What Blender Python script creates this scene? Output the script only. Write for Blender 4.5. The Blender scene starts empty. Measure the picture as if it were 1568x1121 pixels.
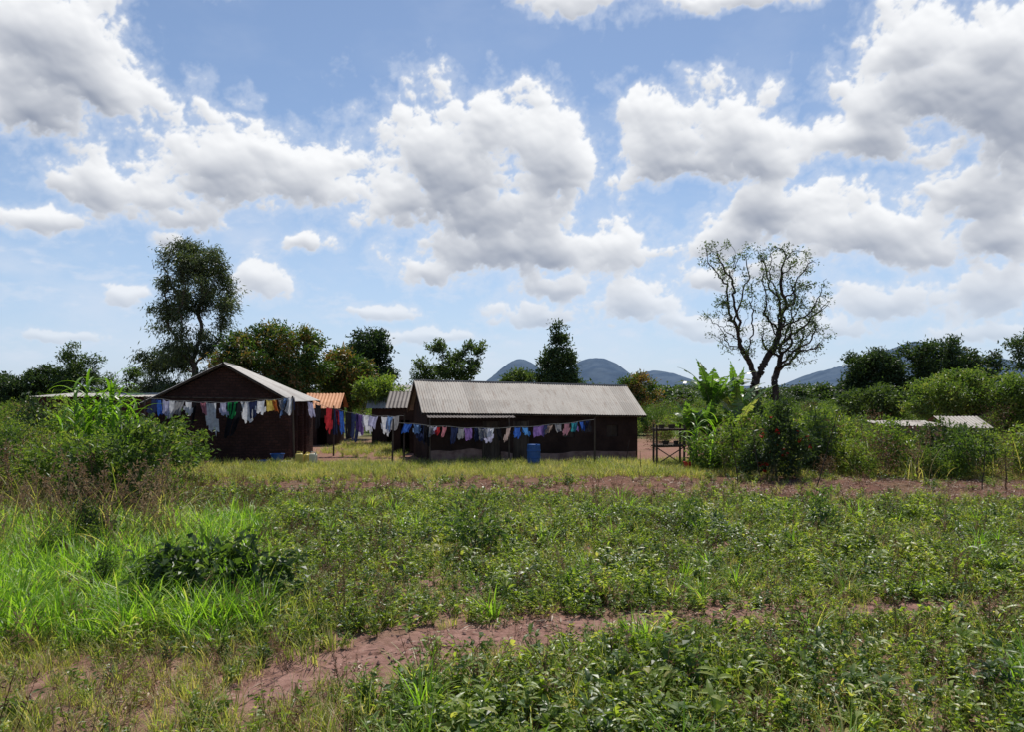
import bpy, math
import numpy as np
from mathutils import Vector
R = np.random.default_rng(11)
sc = bpy.context.scene
UP = np.array([0, 0, 1.0])

# ------------------------------------------------------------------ helpers
def h2(ix, iy, seed):
    h = (ix.astype(np.int64) * 374761393 + iy.astype(np.int64) * 668265263 + seed * 974634777) & 0xffffffff
    h = ((h ^ (h >> 13)) * 1274126177) & 0xffffffff
    return ((h ^ (h >> 16)) & 0xffff) / 65535.0

def vn(x, y, s, seed=1):
    x = np.asarray(x, float) / s + 1000; y = np.asarray(y, float) / s + 1000
    ix = np.floor(x); iy = np.floor(y); fx = x - ix; fy = y - iy
    fx = fx * fx * (3 - 2 * fx); fy = fy * fy * (3 - 2 * fy)
    a = h2(ix, iy, seed); b = h2(ix + 1, iy, seed); c = h2(ix, iy + 1, seed); d = h2(ix + 1, iy + 1, seed)
    return (a * (1 - fx) + b * fx) * (1 - fy) + (c * (1 - fx) + d * fx) * fy

def perlin(x, y, seed):
    ix = np.floor(x); iy = np.floor(y); fx = x - ix; fy = y - iy
    u = fx ** 3 * (fx * (fx * 6 - 15) + 10); v = fy ** 3 * (fy * (fy * 6 - 15) + 10)
    def g(dx, dy):
        a = h2(ix + dx, iy + dy, seed) * 6.28318; return np.cos(a) * (fx - dx) + np.sin(a) * (fy - dy)
    return ((g(0, 0) * (1 - u) + g(1, 0) * u) * (1 - v) + (g(0, 1) * (1 - u) + g(1, 1) * u) * v) * 1.41

def fbm(x, y, f, octv, seed, gain=.5, billow=False):
    s = 0; a = 1; tot = 0
    for k in range(octv):
        c, sn = math.cos(k * 1.1), math.sin(k * 1.1)
        n = perlin((x * c - y * sn) * f + 500 + 17 * k, (x * sn + y * c) * f + 500, seed + k)
        s = s + a * (np.abs(n) if billow else n); tot += a; a *= gain; f *= 2.03
    return s / tot

def sstep(a, b, x):
    t = np.clip((x - a) / (b - a), 0, 1); return t * t * (3 - 2 * t)

def gz(x, y):
    x = np.asarray(x, float); y = np.asarray(y, float)
    k = np.clip((32 - y) / 4, 0.1, 1) * np.clip((y + 10) / 5, 0.1, 1)
    return k * (0.16 * (vn(x, y, 2.6, 3) - .5) + 0.14 * (vn(x, y, 8, 4) - .5) + 0.05 * (vn(x, y, .7, 5) - .5)) - 0.02

class MB:
    def __init__(s): s.V = []; s.F = []; s.T = []; s.M = []; s.n = 0
    def add(s, V, F, tint=.5, mat=0):
        V = np.asarray(V, float).reshape(-1, 3); F = np.asarray(F, int)
        s.V.append(V); s.F.append(F + s.n); s.n += len(V)
        s.T.append(np.broadcast_to(np.asarray(tint, float), (len(F),)).copy())
        s.M.append(np.full(len(F), mat, int))
    def obj(s, name, mats, parent=None, coll=None, smooth=False, loc=None, link=True, vcol=None):
        me = bpy.data.meshes.new(name)
        V = np.concatenate(s.V)
        sizes = np.concatenate([np.full(len(f), f.shape[1]) for f in s.F])
        loops = np.concatenate([f.ravel() for f in s.F])
        me.vertices.add(len(V)); me.vertices.foreach_set("co", V.ravel().astype(np.float32))
        me.loops.add(len(loops)); me.loops.foreach_set("vertex_index", loops.astype(np.int32))
        me.polygons.add(len(sizes))
        ls = np.concatenate([[0], np.cumsum(sizes)[:-1]])
        me.polygons.foreach_set("loop_start", ls.astype(np.int32))
        me.update(calc_edges=True)
        for m in mats: me.materials.append(m)
        me.polygons.foreach_set("material_index", np.concatenate(s.M).astype(np.int32))
        me.polygons.foreach_set("use_smooth", np.full(len(sizes), smooth))
        at = me.attributes.new("tint", 'FLOAT', 'FACE')
        at.data.foreach_set("value", np.concatenate(s.T).astype(np.float32))
        if vcol is not None:
            at = me.attributes.new("cloud", 'FLOAT_COLOR', 'POINT'); at.data.foreach_set("color", vcol.ravel().astype(np.float32))
        me.validate()
        o = bpy.data.objects.new(name, me)
        if coll is not None: coll.objects.link(o)
        elif link: sc.collection.objects.link(o)
        if parent is not None: o.parent = parent
        if loc is not None: o.location = loc
        return o

def empty(name, loc=(0, 0, 0), rz=0):
    o = bpy.data.objects.new(name, None); sc.collection.objects.link(o)
    o.location = loc; o.rotation_euler = (0, 0, rz); o.empty_display_size = .3
    return o

HEXF = [[0, 3, 2, 1], [4, 5, 6, 7], [0, 1, 5, 4], [1, 2, 6, 5], [2, 3, 7, 6], [3, 0, 4, 7]]
def box(mb, x0, x1, y0, y1, z0, z1, mat=0, tint=.5, z1b=None, sx=0.):
    zb = z1 if z1b is None else z1b   # z1b: top height at x1 ; sx: x shift per unit y
    mb.add([[x0 + sx * y0, y0, z0], [x1 + sx * y0, y0, z0], [x1 + sx * y1, y1, z0], [x0 + sx * y1, y1, z0], [x0 + sx * y0, y0, z1], [x1 + sx * y0, y0, zb], [x1 + sx * y1, y1, zb], [x0 + sx * y1, y1, z1]], HEXF, tint, mat)

def norm(a): return a / (np.linalg.norm(a, axis=-1, keepdims=True) + 1e-9)

def tubes(mb, A, B, ra, rb, n=5, mat=0, tint=.5, caps=False):
    A = np.atleast_2d(np.asarray(A, float)); B = np.atleast_2d(np.asarray(B, float)); m = len(A)
    ra = np.broadcast_to(ra, (m,)); rb = np.broadcast_to(rb, (m,))
    d = norm(B - A); ref = np.where(np.abs(d[:, 2:3]) > .9, np.array([[1., 0, 0]]), np.array([[0, 0, 1.]]))
    u = norm(np.cross(d, ref)); v = np.cross(d, u)
    an = np.arange(n) * 2 * math.pi / n
    ring = u[:, None, :] * np.cos(an)[None, :, None] + v[:, None, :] * np.sin(an)[None, :, None]
    VA = A[:, None, :] + ring * ra[:, None, None]; VB = B[:, None, :] + ring * rb[:, None, None]
    V = np.concatenate([VA, VB], 1).reshape(-1, 3)
    i = np.arange(n); j = (i + 1) % n
    f = np.stack([i, j, j + n, i + n], 1)[:, ::-1]
    F = (f[None] + (np.arange(m) * 2 * n)[:, None, None]).reshape(-1, 4)
    mb.add(V, F, tint, mat)
    if caps:
        for k in range(m):
            mb.add(VA[k], [list(range(n))], tint, mat); mb.add(VB[k], [list(range(n))[::-1]], tint, mat)

def leafset(mb, C, D, L, W, tint, mat=0, upb=0., fold=.15):
    n = len(C); D = norm(D); rv = norm(R.normal(size=(n, 3))) * (1 - upb) + UP * upb
    S = norm(np.cross(D, rv)); Nn = np.cross(S, D)
    L = np.broadcast_to(L, (n,))[:, None]; W = np.broadcast_to(W, (n,))[:, None]
    v0 = C; v1 = C + D * L * .45 + S * W / 2 + Nn * W * fold; v3 = C + D * L * .45 - S * W / 2 + Nn * W * fold
    v2 = C + D * L - Nn * L * .12
    V = np.stack([v0, v1, v2, v3], 1).reshape(-1, 3)
    F = np.arange(4 * n).reshape(n, 4)
    mb.add(V, F, tint, mat)

def ribbon(mb, p, a, el, L, W, droop, nseg=4, prof='blade', tint=.5, mat=0, fold=.0, twist=0.):
    p = np.array(p, float); pts = []
    for i in range(nseg + 1):
        t = i / nseg
        w = W * ((1 - t) ** .7 * (.75 + .5 * min(t * 3, 1) * .6) if prof == 'blade' else math.sin(math.pi * min(1, (t * .93 + .03)) ** .85)) * .5 + .0008
        s = np.array([-math.sin(a + twist * t), math.cos(a + twist * t), 0])
        e = el - droop * t
        pts.append((p.copy(), s, w, e))
        p = p + np.array([math.cos(a) * math.cos(e), math.sin(a) * math.cos(e), math.sin(e)]) * L / nseg
    V = []; F = []
    for i, (q, s, w, e) in enumerate(pts):
        nn = np.array([-math.cos(a) * math.sin(e), -math.sin(a) * math.sin(e), math.cos(e)])
        if fold: V += [q - s * w + nn * w * fold, q, q + s * w + nn * w * fold]
        else: V += [q - s * w, q + s * w]
    if fold:
        for i in range(nseg):
            b = i * 3; F += [[b, b + 1, b + 4, b + 3], [b + 1, b + 2, b + 5, b + 4]]
    else:
        for i in range(nseg):
            b = i * 2; F += [[b, b + 1, b + 3, b + 2]]
    mb.add(V, F, tint, mat)

# ------------------------------------------------------------------ node helpers
class NT:
    def __init__(s, nt): s.nt = nt; s.L = nt.links
    def n(s, t, **kw):
        nd = s.nt.nodes.new(t)
        for k, v in kw.items(): setattr(nd, k, v)
        return nd
    def set(s, sock, v):
        if isinstance(v, bpy.types.NodeSocket): s.L.new(v, sock)
        else: sock.default_value = v
    def m(s, op, a, b=None, c=None, clamp=False):
        nd = s.n('ShaderNodeMath', operation=op, use_clamp=clamp); s.set(nd.inputs[0], a)
        if b is not None: s.set(nd.inputs[1], b)
        if c is not None: s.set(nd.inputs[2], c)
        return nd.outputs[0]
    def v(s, op, a, b=None, c=None):
        nd = s.n('ShaderNodeVectorMath', operation=op); s.set(nd.inputs[0], a)
        if b is not None: s.set(nd.inputs[1], b)
        if c is not None: s.set(nd.inputs[2], c)
        return nd.outputs[1] if op in ('LENGTH', 'DOT_PRODUCT') else nd.outputs[0]
    def mr(s, v, a, b, c=0., d=1., smooth=True):
        nd = s.n('ShaderNodeMapRange', interpolation_type='SMOOTHSTEP' if smooth else 'LINEAR')
        s.set(nd.inputs[0], v)
        for i, x in enumerate((a, b, c, d)): nd.inputs[i + 1].default_value = x
        return nd.outputs[0]
    def mix(s, f, a, b, bt='MIX'):
        nd = s.n('ShaderNodeMix', data_type='RGBA', blend_type=bt)
        s.set(nd.inputs[0], f); s.set(nd.inputs[6], a); s.set(nd.inputs[7], b)
        return nd.outputs[2]
    def noise(s, vec, scale, detail=3., rough=.5, col=False):
        nd = s.n('ShaderNodeTexNoise'); s.set(nd.inputs['Vector'], vec)
        nd.inputs['Scale'].default_value = scale; nd.inputs['Detail'].default_value = detail; nd.inputs['Roughness'].default_value = rough
        return nd.outputs['Color'] if col else nd.outputs[0]
    def ramp(s, f, stops):
        nd = s.n('ShaderNodeValToRGB'); s.set(nd.inputs[0], f); cr = nd.color_ramp
        while len(cr.elements) < len(stops): cr.elements.new(.5)
        for e, (p, c) in zip(cr.elements, stops): e.position = p; e.color = (*c, 1)
        return nd.outputs[0]

def newmat(name):
    m = bpy.data.materials.new(name); m.use_nodes = True; m.node_tree.nodes.clear()
    t = NT(m.node_tree); out = t.n('ShaderNodeOutputMaterial'); return m, t, out

def principled(t, col, rough=.7, spec=.3, metal=0., bump=None, bs=.3, bd=.02):
    p = t.n('ShaderNodeBsdfPrincipled'); t.set(p.inputs['Base Color'], col); t.set(p.inputs['Roughness'], rough)
    p.inputs['Specular IOR Level'].default_value = spec; p.inputs['Metallic'].default_value = metal
    if bump is not None:
        b = t.n('ShaderNodeBump'); b.inputs['Strength'].default_value = bs; b.inputs['Distance'].default_value = bd
        t.L.new(bump, b.inputs['Height']); t.L.new(b.outputs[0], p.inputs['Normal'])
    return p.outputs[0]

def leafmat(name, stops, trans=.38, rough=.48, spec=.4, tb=(1.9, 2.0, .8), wn=1.0):
    m, t, out = newmat(name)
    a = t.n('ShaderNodeAttribute', attribute_name='tint').outputs['Fac']
    rnd = t.n('ShaderNodeObjectInfo').outputs['Random']
    pos = t.n('ShaderNodeNewGeometry').outputs['Position']
    nz = t.noise(pos, .45, 3, .6)
    f = t.m('ADD', a, t.m('ADD', t.m('MULTIPLY', t.m('SUBTRACT', rnd, .5), .4), t.m('MULTIPLY', t.m('SUBTRACT', nz, .5), wn)))
    col = t.ramp(f, stops)
    p = principled(t, col, rough, spec)
    tr = t.n('ShaderNodeBsdfTranslucent'); t.set(tr.inputs[0], t.mix(1., col, (*tb, 1), 'MULTIPLY'))
    mx = t.n('ShaderNodeMixShader'); mx.inputs[0].default_value = trans
    t.L.new(p, mx.inputs[1]); t.L.new(tr.outputs[0], mx.inputs[2]); t.L.new(mx.outputs[0], out.inputs[0])
    return m

def plain(name, c1, c2, scale=3., rough=.8, spec=.2, metal=0., bs=.3, bd=.02, stretch=(1, 1, 1)):
    m, t, out = newmat(name)
    co = t.n('ShaderNodeTexCoord').outputs['Object']
    co = t.v('MULTIPLY', co, stretch)
    nz = t.noise(co, scale, 6, .65)
    a = t.n('ShaderNodeAttribute', attribute_name='tint').outputs['Fac']
    f = t.m('ADD', t.mr(nz, .3, .7), t.m('SUBTRACT', a, .5), clamp=True)
    col = t.mix(f, (*c1, 1), (*c2, 1))
    t.L.new(principled(t, col, rough, spec, metal, t.noise(co, scale * 6, 5, .7), bs, bd), out.inputs[0])
    return m

# ------------------------------------------------------------------ materials
M_weed = leafmat('weed_leaf', [(0, (.05, .08, .018)), (.35, (.14, .20, .035)), (.7, (.25, .31, .065)), (1, (.40, .36, .16))], .46, .42, .5, tb=(2.0, 2.1, .7))
M_weedd = leafmat('dark_weed_leaf', [(0, (.03, .055, .016)), (.5, (.085, .14, .03)), (1, (.18, .23, .07))], .38, .4, .5)
M_grass = leafmat('grass_blade', [(0, (.08, .16, .015)), (.5, (.19, .34, .035)), (.85, (.29, .40, .08)), (1, (.45, .38, .18))], .48, .4, .45)
M_fine = leafmat('fine_grass', [(0, (.09, .12, .03)), (.4, (.19, .24, .055)), (.7, (.32, .31, .11)), (1, (.46, .37, .2))], .44, .48, .35)
M_dry = leafmat('dry_stalk', [(0, (.09, .045, .03)), (.5, (.22, .13, .08)), (1, (.42, .30, .19))], .25, .7, .2, tb=(1.3, 1.2, .9))
M_litter = leafmat('straw_litter', [(0, (.13, .07, .05)), (.5, (.30, .20, .14)), (1, (.58, .47, .37))], .1, .6, .2, tb=(1.1, 1, .9))
M_shrub = leafmat('shrub_leaf', [(0, (.03, .055, .016)), (.5, (.078, .13, .028)), (.85, (.14, .20, .045)), (1, (.21, .22, .08))], .38, .46, .38)
M_shrubl = leafmat('bright_shrub_leaf', [(0, (.05, .085, .02)), (.5, (.13, .195, .035)), (1, (.25, .28, .07))], .42, .46, .4)
M_tree = leafmat('tree_leaf', [(0, (.025, .045, .016)), (.5, (.055, .09, .026)), (1, (.11, .15, .045))], .34, .45, .4)
M_dark = leafmat('dark_tree_leaf', [(0, (.015, .03, .014)), (.5, (.034, .060, .022)), (1, (.065, .10, .035))], .28, .5, .35)
M_euc = leafmat('eucalyptus_leaf', [(0, (.035, .05, .024)), (.5, (.075, .10, .045)), (1, (.14, .165, .07))], .32, .42, .45)
M_mango = leafmat('mango_leaf', [(0, (.022, .045, .012)), (.45, (.055, .11, .02)), (.62, (.11, .15, .03)), (.75, (.20, .12, .04)), (1, (.28, .16, .07))], .3, .42, .4)
M_ban = leafmat('banana_leaf', [(0, (.05, .10, .02)), (.5, (.11, .20, .035)), (1, (.24, .24, .1))], .45, .34, .55)
M_petal = leafmat('red_petal', [(0, (.5, .02, .02)), (1, (.65, .05, .04))], .3, .5, .2, tb=(1, 1, 1))
M_bark = plain('bark', (.06, .045, .036), (.15, .125, .105), 6, .9, .1, bs=.6, stretch=(1, 1, .3))
M_barkd = plain('dark_bark', (.03, .024, .02), (.075, .06, .05), 6, .9, .1, bs=.6, stretch=(1, 1, .3))
M_stem = plain('green_stem', (.08, .10, .04), (.16, .16, .08), 6, .7, .2)
M_wood = plain('weathered_wood', (.05, .035, .026), (.12, .09, .065), 5, .85, .2, bs=.5, stretch=(1, 1, .2))
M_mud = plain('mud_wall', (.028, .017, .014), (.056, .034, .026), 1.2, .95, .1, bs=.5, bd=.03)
M_plinth = plain('plastered_plinth', (.18, .105, .085), (.34, .22, .18), 2.2, .9, .1)
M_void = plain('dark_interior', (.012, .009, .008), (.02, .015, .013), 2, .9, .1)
M_rope = plain('rope', (.2, .2, .19), (.3, .3, .28), 5)

def roofmat(name, c1, c2, rust, amt=.6):
    m, t, out = newmat(name)
    co = t.n('ShaderNodeTexCoord').outputs['Object']
    a = t.n('ShaderNodeAttribute', attribute_name='tint').outputs['Fac']
    n1 = t.noise(co, .8, 5, .65); n2 = t.noise(t.v('MULTIPLY', co, (6, 1, 1)), 1.4, 6, .7)
    col = t.mix(t.mr(t.m('ADD', n1, t.m('MULTIPLY', t.m('SUBTRACT', a, .5), .5)), .3, .7), (*c1, 1), (*c2, 1))
    col = t.mix(t.m('MULTIPLY', t.mr(n2, .48, .72), amt), col, (*rust, 1))
    t.L.new(principled(t, col, .62, .28, .1, t.noise(co, 14, 4), .12, .01), out.inputs[0])
    return m
M_roof = roofmat('corrugated_iron', (.215, .19, .165), (.315, .285, .25), (.16, .105, .075), .8)
M_roofb = roofmat('galvanised_iron', (.27, .25, .23), (.36, .34, .315), (.2, .15, .12))
M_rooft = roofmat('rusty_iron', (.50, .21, .09), (.60, .28, .13), (.38, .15, .08))
M_roofd = roofmat('dark_sheet', (.06, .045, .04), (.10, .08, .07), (.05, .035, .03))

def brickmat():
    m, t, out = newmat('mud_brick')
    co = t.n('ShaderNodeTexCoord').outputs['Object']
    sp = t.n('ShaderNodeSeparateXYZ'); t.L.new(t.v('MULTIPLY_ADD', t.noise(co, 2.0, 4, .65, True), (.12, .12, .2), co), sp.inputs[0])
    cb = t.n('ShaderNodeCombineXYZ'); t.L.new(t.m('ADD', sp.outputs[0], sp.outputs[1]), cb.inputs[0]); t.L.new(sp.outputs[2], cb.inputs[1])
    b = t.n('ShaderNodeTexBrick'); t.L.new(cb.outputs[0], b.inputs['Vector'])
    b.inputs['Color1'].default_value = (.095, .044, .034, 1); b.inputs['Color2'].default_value = (.062, .031, .025, 1)
    b.inputs['Mortar'].default_value = (.042, .025, .021, 1); b.inputs['Scale'].default_value = 1
    b.inputs['Brick Width'].default_value = .27; b.inputs['Row Height'].default_value = .13; b.inputs['Mortar Size'].default_value = .014
    nz = t.noise(co, 1.1, 6, .7)
    col = t.mix(t.mr(nz, .35, .68), b.outputs[0], (.040, .022, .018, 1))
    h = t.m('ADD', t.m('MULTIPLY', b.outputs['Fac'], -.4), t.noise(co, 9, 5, .7))
    t.L.new(principled(t, col, .95, .1, 0, h, .8, .04), out.inputs[0])
    return m
M_brick = brickmat()

# ------------------------------------------------------------------ sun + sky
EL = math.radians(60); AZ = math.radians(8)
sun = bpy.data.lights.new('sun', 'SUN'); sun.energy = 5.0; sun.angle = math.radians(.5); sun.color = (1, .955, .88)
so = bpy.data.objects.new('sun', sun); sc.collection.objects.link(so)
sd = Vector((math.sin(AZ) * math.cos(EL), math.cos(AZ) * math.cos(EL), math.sin(EL)))
so.rotation_euler = sd.to_track_quat('Z', 'Y').to_euler(); so.location = (0, 0, 60)

w = bpy.data.worlds.new("World"); sc.world = w; w.use_nodes = True
w.node_tree.nodes.clear(); t = NT(w.node_tree)
wo = t.n('ShaderNodeOutputWorld'); bg = t.n('ShaderNodeBackground'); bg.inputs[1].default_value = .115
sky = t.n('ShaderNodeTexSky', sky_type='NISHITA'); sky.sun_disc = False; sky.sun_elevation = EL; sky.sun_rotation = AZ
sky.air_density = 1.0; sky.dust_density = .6; sky.ozone_density = 1.6; sky.altitude = 1100
sp = t.n('ShaderNodeSeparateXYZ'); t.L.new(t.n('ShaderNodeTexCoord').outputs['Generated'], sp.inputs[0])
skyc = t.mix(t.mr(sp.outputs[2], -.02, .34, .72, .05), sky.outputs[0], (4.2, 5.35, 7.4, 1))
t.L.new(skyc, bg.inputs[0]); t.L.new(bg.outputs[0], wo.inputs[0])
w.cycles.sampling_method = 'MANUAL'; w.cycles.sample_map_resolution = 256

# clouds: a far sheet of cumulus on the sky dome, 9 km away. tangent of bearing, tangent of elevation, half sizes (thousandths)
CL = [(-590, 435, 115, 95), (-645, 480, 100, 90), (-540, 385, 62, 48), (-620, 370, 80, 42),
 (-545, 262, 62, 48), (-385, 290, 105, 62), (-330, 322, 55, 38), (-275, 275, 66, 46), (-620, 222, 70, 20), (-470, 250, 80, 34), (-430, 225, 60, 22),
 (-65, 285, 130, 88), (-35, 350, 66, 45), (60, 300, 60, 60), (-140, 245, 62, 46), (-120, 315, 60, 46), (-20, 235, 90, 40), (10, 182, 130, 40), (140, 190, 66, 40), (-110, 158, 45, 24),
 (215, 335, 85, 52), (290, 335, 80, 52), (180, 365, 48, 30), (330, 305, 62, 40), (225, 298, 80, 26),
 (560, 400, 130, 90), (515, 455, 75, 55), (640, 370, 95, 95), (470, 365, 62, 50), (640, 460, 80, 62), (450, 330, 60, 22),
 (335, 235, 90, 46), (460, 205, 110, 54), (600, 262, 92, 46), (270, 205, 55, 28), (640, 195, 85, 34), (540, 180, 76, 26),
 (150, 112, 68, 34), (40, 98, 66, 18), (-505, 127, 30, 17), (-335, 145, 48, 34), (-450, 196, 26, 18), (-180, 105, 55, 14), (-260, 195, 42, 15), (60, 135, 50, 18), (230, 95, 70, 14),
 (480, 115, 120, 26), (620, 130, 90, 30), (250, 145, 55, 22), (350, 160, 55, 20), (400, 80, 90, 14), (-600, 75, 60, 10), (-100, 70, 80, 10), (280, 80, 70, 12), (600, 80, 90, 14),
 (90, 512, 85, 26), (310, 515, 110, 16), (-420, 540, 60, 20), (-850, 330, 130, 70), (-900, 200, 90, 40), (850, 300, 130, 70), (900, 170, 120, 40)]
stp = .062; st = math.radians(stp)
ga = np.arange(math.radians(-47), math.radians(47), st); ge = np.arange(math.radians(.3), math.radians(34), st)
GA, GE = np.meshgrid(ga, ge)
wx = GA + .018 * fbm(GA, GE, 9, 3, 101) + .007 * fbm(GA, GE, 45, 3, 131); wy = GE + .014 * fbm(GA, GE, 9, 3, 111) + .007 * fbm(GA, GE, 45, 3, 141)
acc = np.zeros_like(GA); K = 6.
for a, e, ra, re in CL:
    a /= 1000; e /= 1000; ra /= 1000; re /= 1000
    A = math.atan(a); c = math.cos(A); E_ = math.atan(e * c); dy = wy - E_
    q = np.sqrt(((wx - A) / (1.06 * ra * c * c)) ** 2 + (dy / (1.06 * re * c * np.where(dy < 0, .85, 1.))) ** 2)
    acc += np.exp(-K * q)
mm = -np.log(acc + 1e-12) / K
def blur(A, sdeg, sdeg2=None):
    sy = (sdeg2 or sdeg) / stp; sx = sdeg / stp
    py, px = int(3 * sy) + 1, int(3 * sx) + 1
    B = np.pad(A, ((py, py), (px, px)), mode='edge'); fy = np.fft.fftfreq(B.shape[0]); fx = np.fft.rfftfreq(B.shape[1])
    H = np.exp(-2 * (math.pi ** 2) * ((sy * fy[:, None]) ** 2 + (sx * fx[None]) ** 2))
    return np.fft.irfft2(np.fft.rfft2(B) * H, s=B.shape)[py:-py, px:-px]
bil = fbm(wx, wy * 1.15, 17, 5, 201, .54, True); fb = fbm(GA, GE * 1.2, 11, 7, 221, .57); fine = fbm(GA, GE * 1.2, 90, 5, 241, .6)
D = .93 - mm + .70 * fb + 1.4 * (bil - .24) + .26 * fine
alpha = sstep(0., .26, D)
H = np.sqrt(np.clip(D + .02, 0, 1.1))
Tb = blur(np.clip(.95 - mm + .4 * fb, 0, 1.0), .75, .4)
tau = np.zeros_like(Tb); k = stp / 3.0
for j in range(len(ge) - 2, -1, -1): tau[j] = tau[j + 1] * (1 - k) + Tb[j] * k
tau = blur(tau, .5)
def grad(Hs): gy, gx = np.gradient(Hs); return -(gy * .93 + gx * .30) / stp
l1 = np.tanh(grad(blur(H, .45)) * 2.2); l2 = np.tanh(grad(blur(H, .16)) * .8); l3 = np.tanh(grad(blur(H, .06)) * .28)
shade = sstep(.10, .60, tau)
Lt = .87 + .19 * l1 + .19 * l2 + .15 * l3 - .52 * shade * (.5 + .5 * sstep(.2, .9, blur(H, .25)))
Lt = np.clip(Lt, 0, 1.06)
thin = sstep(.40, 0., D); Lt = Lt * (1 - .5 * thin) + .88 * .5 * thin
c0 = np.array([.21, .255, .355]); c1 = np.array([.92, .935, .96])
col = c0 + (c1 - c0) * Lt[..., None]  # sunlit tops and shaded bases painted into the emitted cloud colour
hz = (1 - sstep(math.radians(2), math.radians(14), GE))[..., None]
col = col * (1 - .5 * hz) + np.array([.68, .74, .84]) * .5 * hz
veil = sstep(-.1, .55, fbm(GA, GE * 2.0, 5, 7, 301, .58)) * (.10 + .42 * (1 - sstep(math.radians(7), math.radians(22), GE)))
veil += .45 * sstep(.0, .42, fbm(GA, GE * 2.6, 16, 6, 321, .6)) * (1 - sstep(math.radians(7), math.radians(17), GE))
veil = np.maximum(veil, .42 * sstep(-.5, .1, D))
edge = sstep(math.radians(47), math.radians(43), np.abs(GA)) * sstep(math.radians(34), math.radians(31), GE) * sstep(math.radians(.3), math.radians(2.5), GE)
vc = np.array([.72, .78, .89])
at = 1 - (1 - alpha) * (1 - np.clip(veil, 0, 1))
col = (col * alpha[..., None] + vc * ((1 - alpha) * veil)[..., None]) / (at[..., None] + 1e-6)
at = at * edge * (.55 + .45 * sstep(math.radians(1), math.radians(9), GE))
RD_ = 9000.
Pv = np.stack([np.sin(GA) * np.cos(GE), np.cos(GA) * np.cos(GE), np.sin(GE)], -1).reshape(-1, 3) * RD_
nx = len(ga); i = np.arange(nx - 1)[None] + (np.arange(len(ge) - 1) * nx)[:, None]
F = np.stack([i, i + 1, i + nx + 1, i + nx], -1).reshape(-1, 4); ok = at.ravel()[F].max(1) > .004
m, t, out = newmat('cloud'); a = t.n('ShaderNodeAttribute', attribute_name='cloud')
em = t.n('ShaderNodeEmission'); t.L.new(a.outputs['Color'], em.inputs[0]); tr = t.n('ShaderNodeBsdfTransparent'); mx = t.n('ShaderNodeMixShader')
t.L.new(a.outputs['Alpha'], mx.inputs[0]); t.L.new(tr.outputs[0], mx.inputs[1]); t.L.new(em.outputs[0], mx.inputs[2]); t.L.new(mx.outputs[0], out.inputs[0])
m.cycles.emission_sampling = 'NONE'
mb = MB(); mb.add(Pv, F[ok]); mb.obj('sky', [m], smooth=True, vcol=np.concatenate([col.reshape(-1, 3), at.reshape(-1, 1)], 1))
del wx, wy, acc, mm, D, tau, col, veil, Pv, F

# ------------------------------------------------------------------ camera
cam = bpy.data.cameras.new('camera'); co = bpy.data.objects.new('camera', cam); sc.collection.objects.link(co)
co.location = (0, 0, 3.2); co.rotation_euler = (math.radians(90), 0, 0)
cam.sensor_width = 36; cam.lens = 27; cam.shift_y = .0252; cam.clip_end = 30000; cam.clip_start = .1
sc.camera = co
sc.view_settings.view_transform = 'Standard'; sc.view_settings.look = 'None'; sc.view_settings.exposure = 0

# ------------------------------------------------------------------ ground
def axis(lo, hi, step, far):
    a = np.arange(lo, hi + 1e-6, step); g1 = [hi]; s = step
    while g1[-1] < far: s *= 1.25; g1.append(g1[-1] + s)
    g0 = [lo]; s = step
    while g0[-1] > -far: s *= 1.25; g0.append(g0[-1] - s)
    return np.concatenate([g0[1:][::-1], a, g1[1:]])
xs = axis(-24, 24, .2, 12000); ys = axis(2, 36, .2, 12000)
X, Y = np.meshgrid(xs, ys); Z = gz(X, Y); nx = len(xs); ny = len(ys)
i = np.arange(nx - 1)[None] + (np.arange(ny - 1) * nx)[:, None]
F = np.stack([i, i + 1, i + nx + 1, i + nx], -1).reshape(-1, 4)
m, t, out = newmat('soil_and_turf')
pos = t.n('ShaderNodeNewGeometry').outputs['Position']
s2 = t.n('ShaderNodeSeparateXYZ'); t.L.new(pos, s2.inputs[0])
n1 = t.noise(pos, .5, 5, .6); n2 = t.noise(pos, 5, 6, .7); n3 = t.noise(pos, 40, 4, .7)
soil = t.mix(t.mr(n2, .3, .7), (.19, .10, .076, 1), (.37, .215, .175, 1))
tilled = t.mix(t.mr(n2, .3, .7), (.12, .058, .04, 1), (.23, .12, .085, 1))
soil = t.mix(t.mr(s2.outputs[1], 17, 23, 0, 1), soil, tilled)
soil = t.mix(t.mr(s2.outputs[1], 34, 38, 0, .7), soil, (.30, .165, .125, 1))
soil = t.mix(t.m('MULTIPLY', t.mr(n3, .5, .75), .5), soil, (.11, .062, .045, 1))
soil = t.mix(t.mr(n1, .48, .65, 0, .4), soil, (.16, .12, .06, 1))
green = t.mix(t.mr(t.noise(pos, .12, 6, .7), .35, .65), (.07, .10, .03, 1), (.17, .18, .07, 1))
col = t.mix(t.mr(t.m('ADD', s2.outputs[1], t.m('MULTIPLY', n1, 12)), 52, 66), soil, green)
t.L.new(principled(t, col, .95, .1, 0, t.m('ADD', n2, t.m('MULTIPLY', n3, .3)), .9, .06), out.inputs[0])
mb = MB(); mb.add(np.stack([X, Y, Z], -1).reshape(-1, 3), F); mb.obj('ground', [m], smooth=True)

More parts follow.
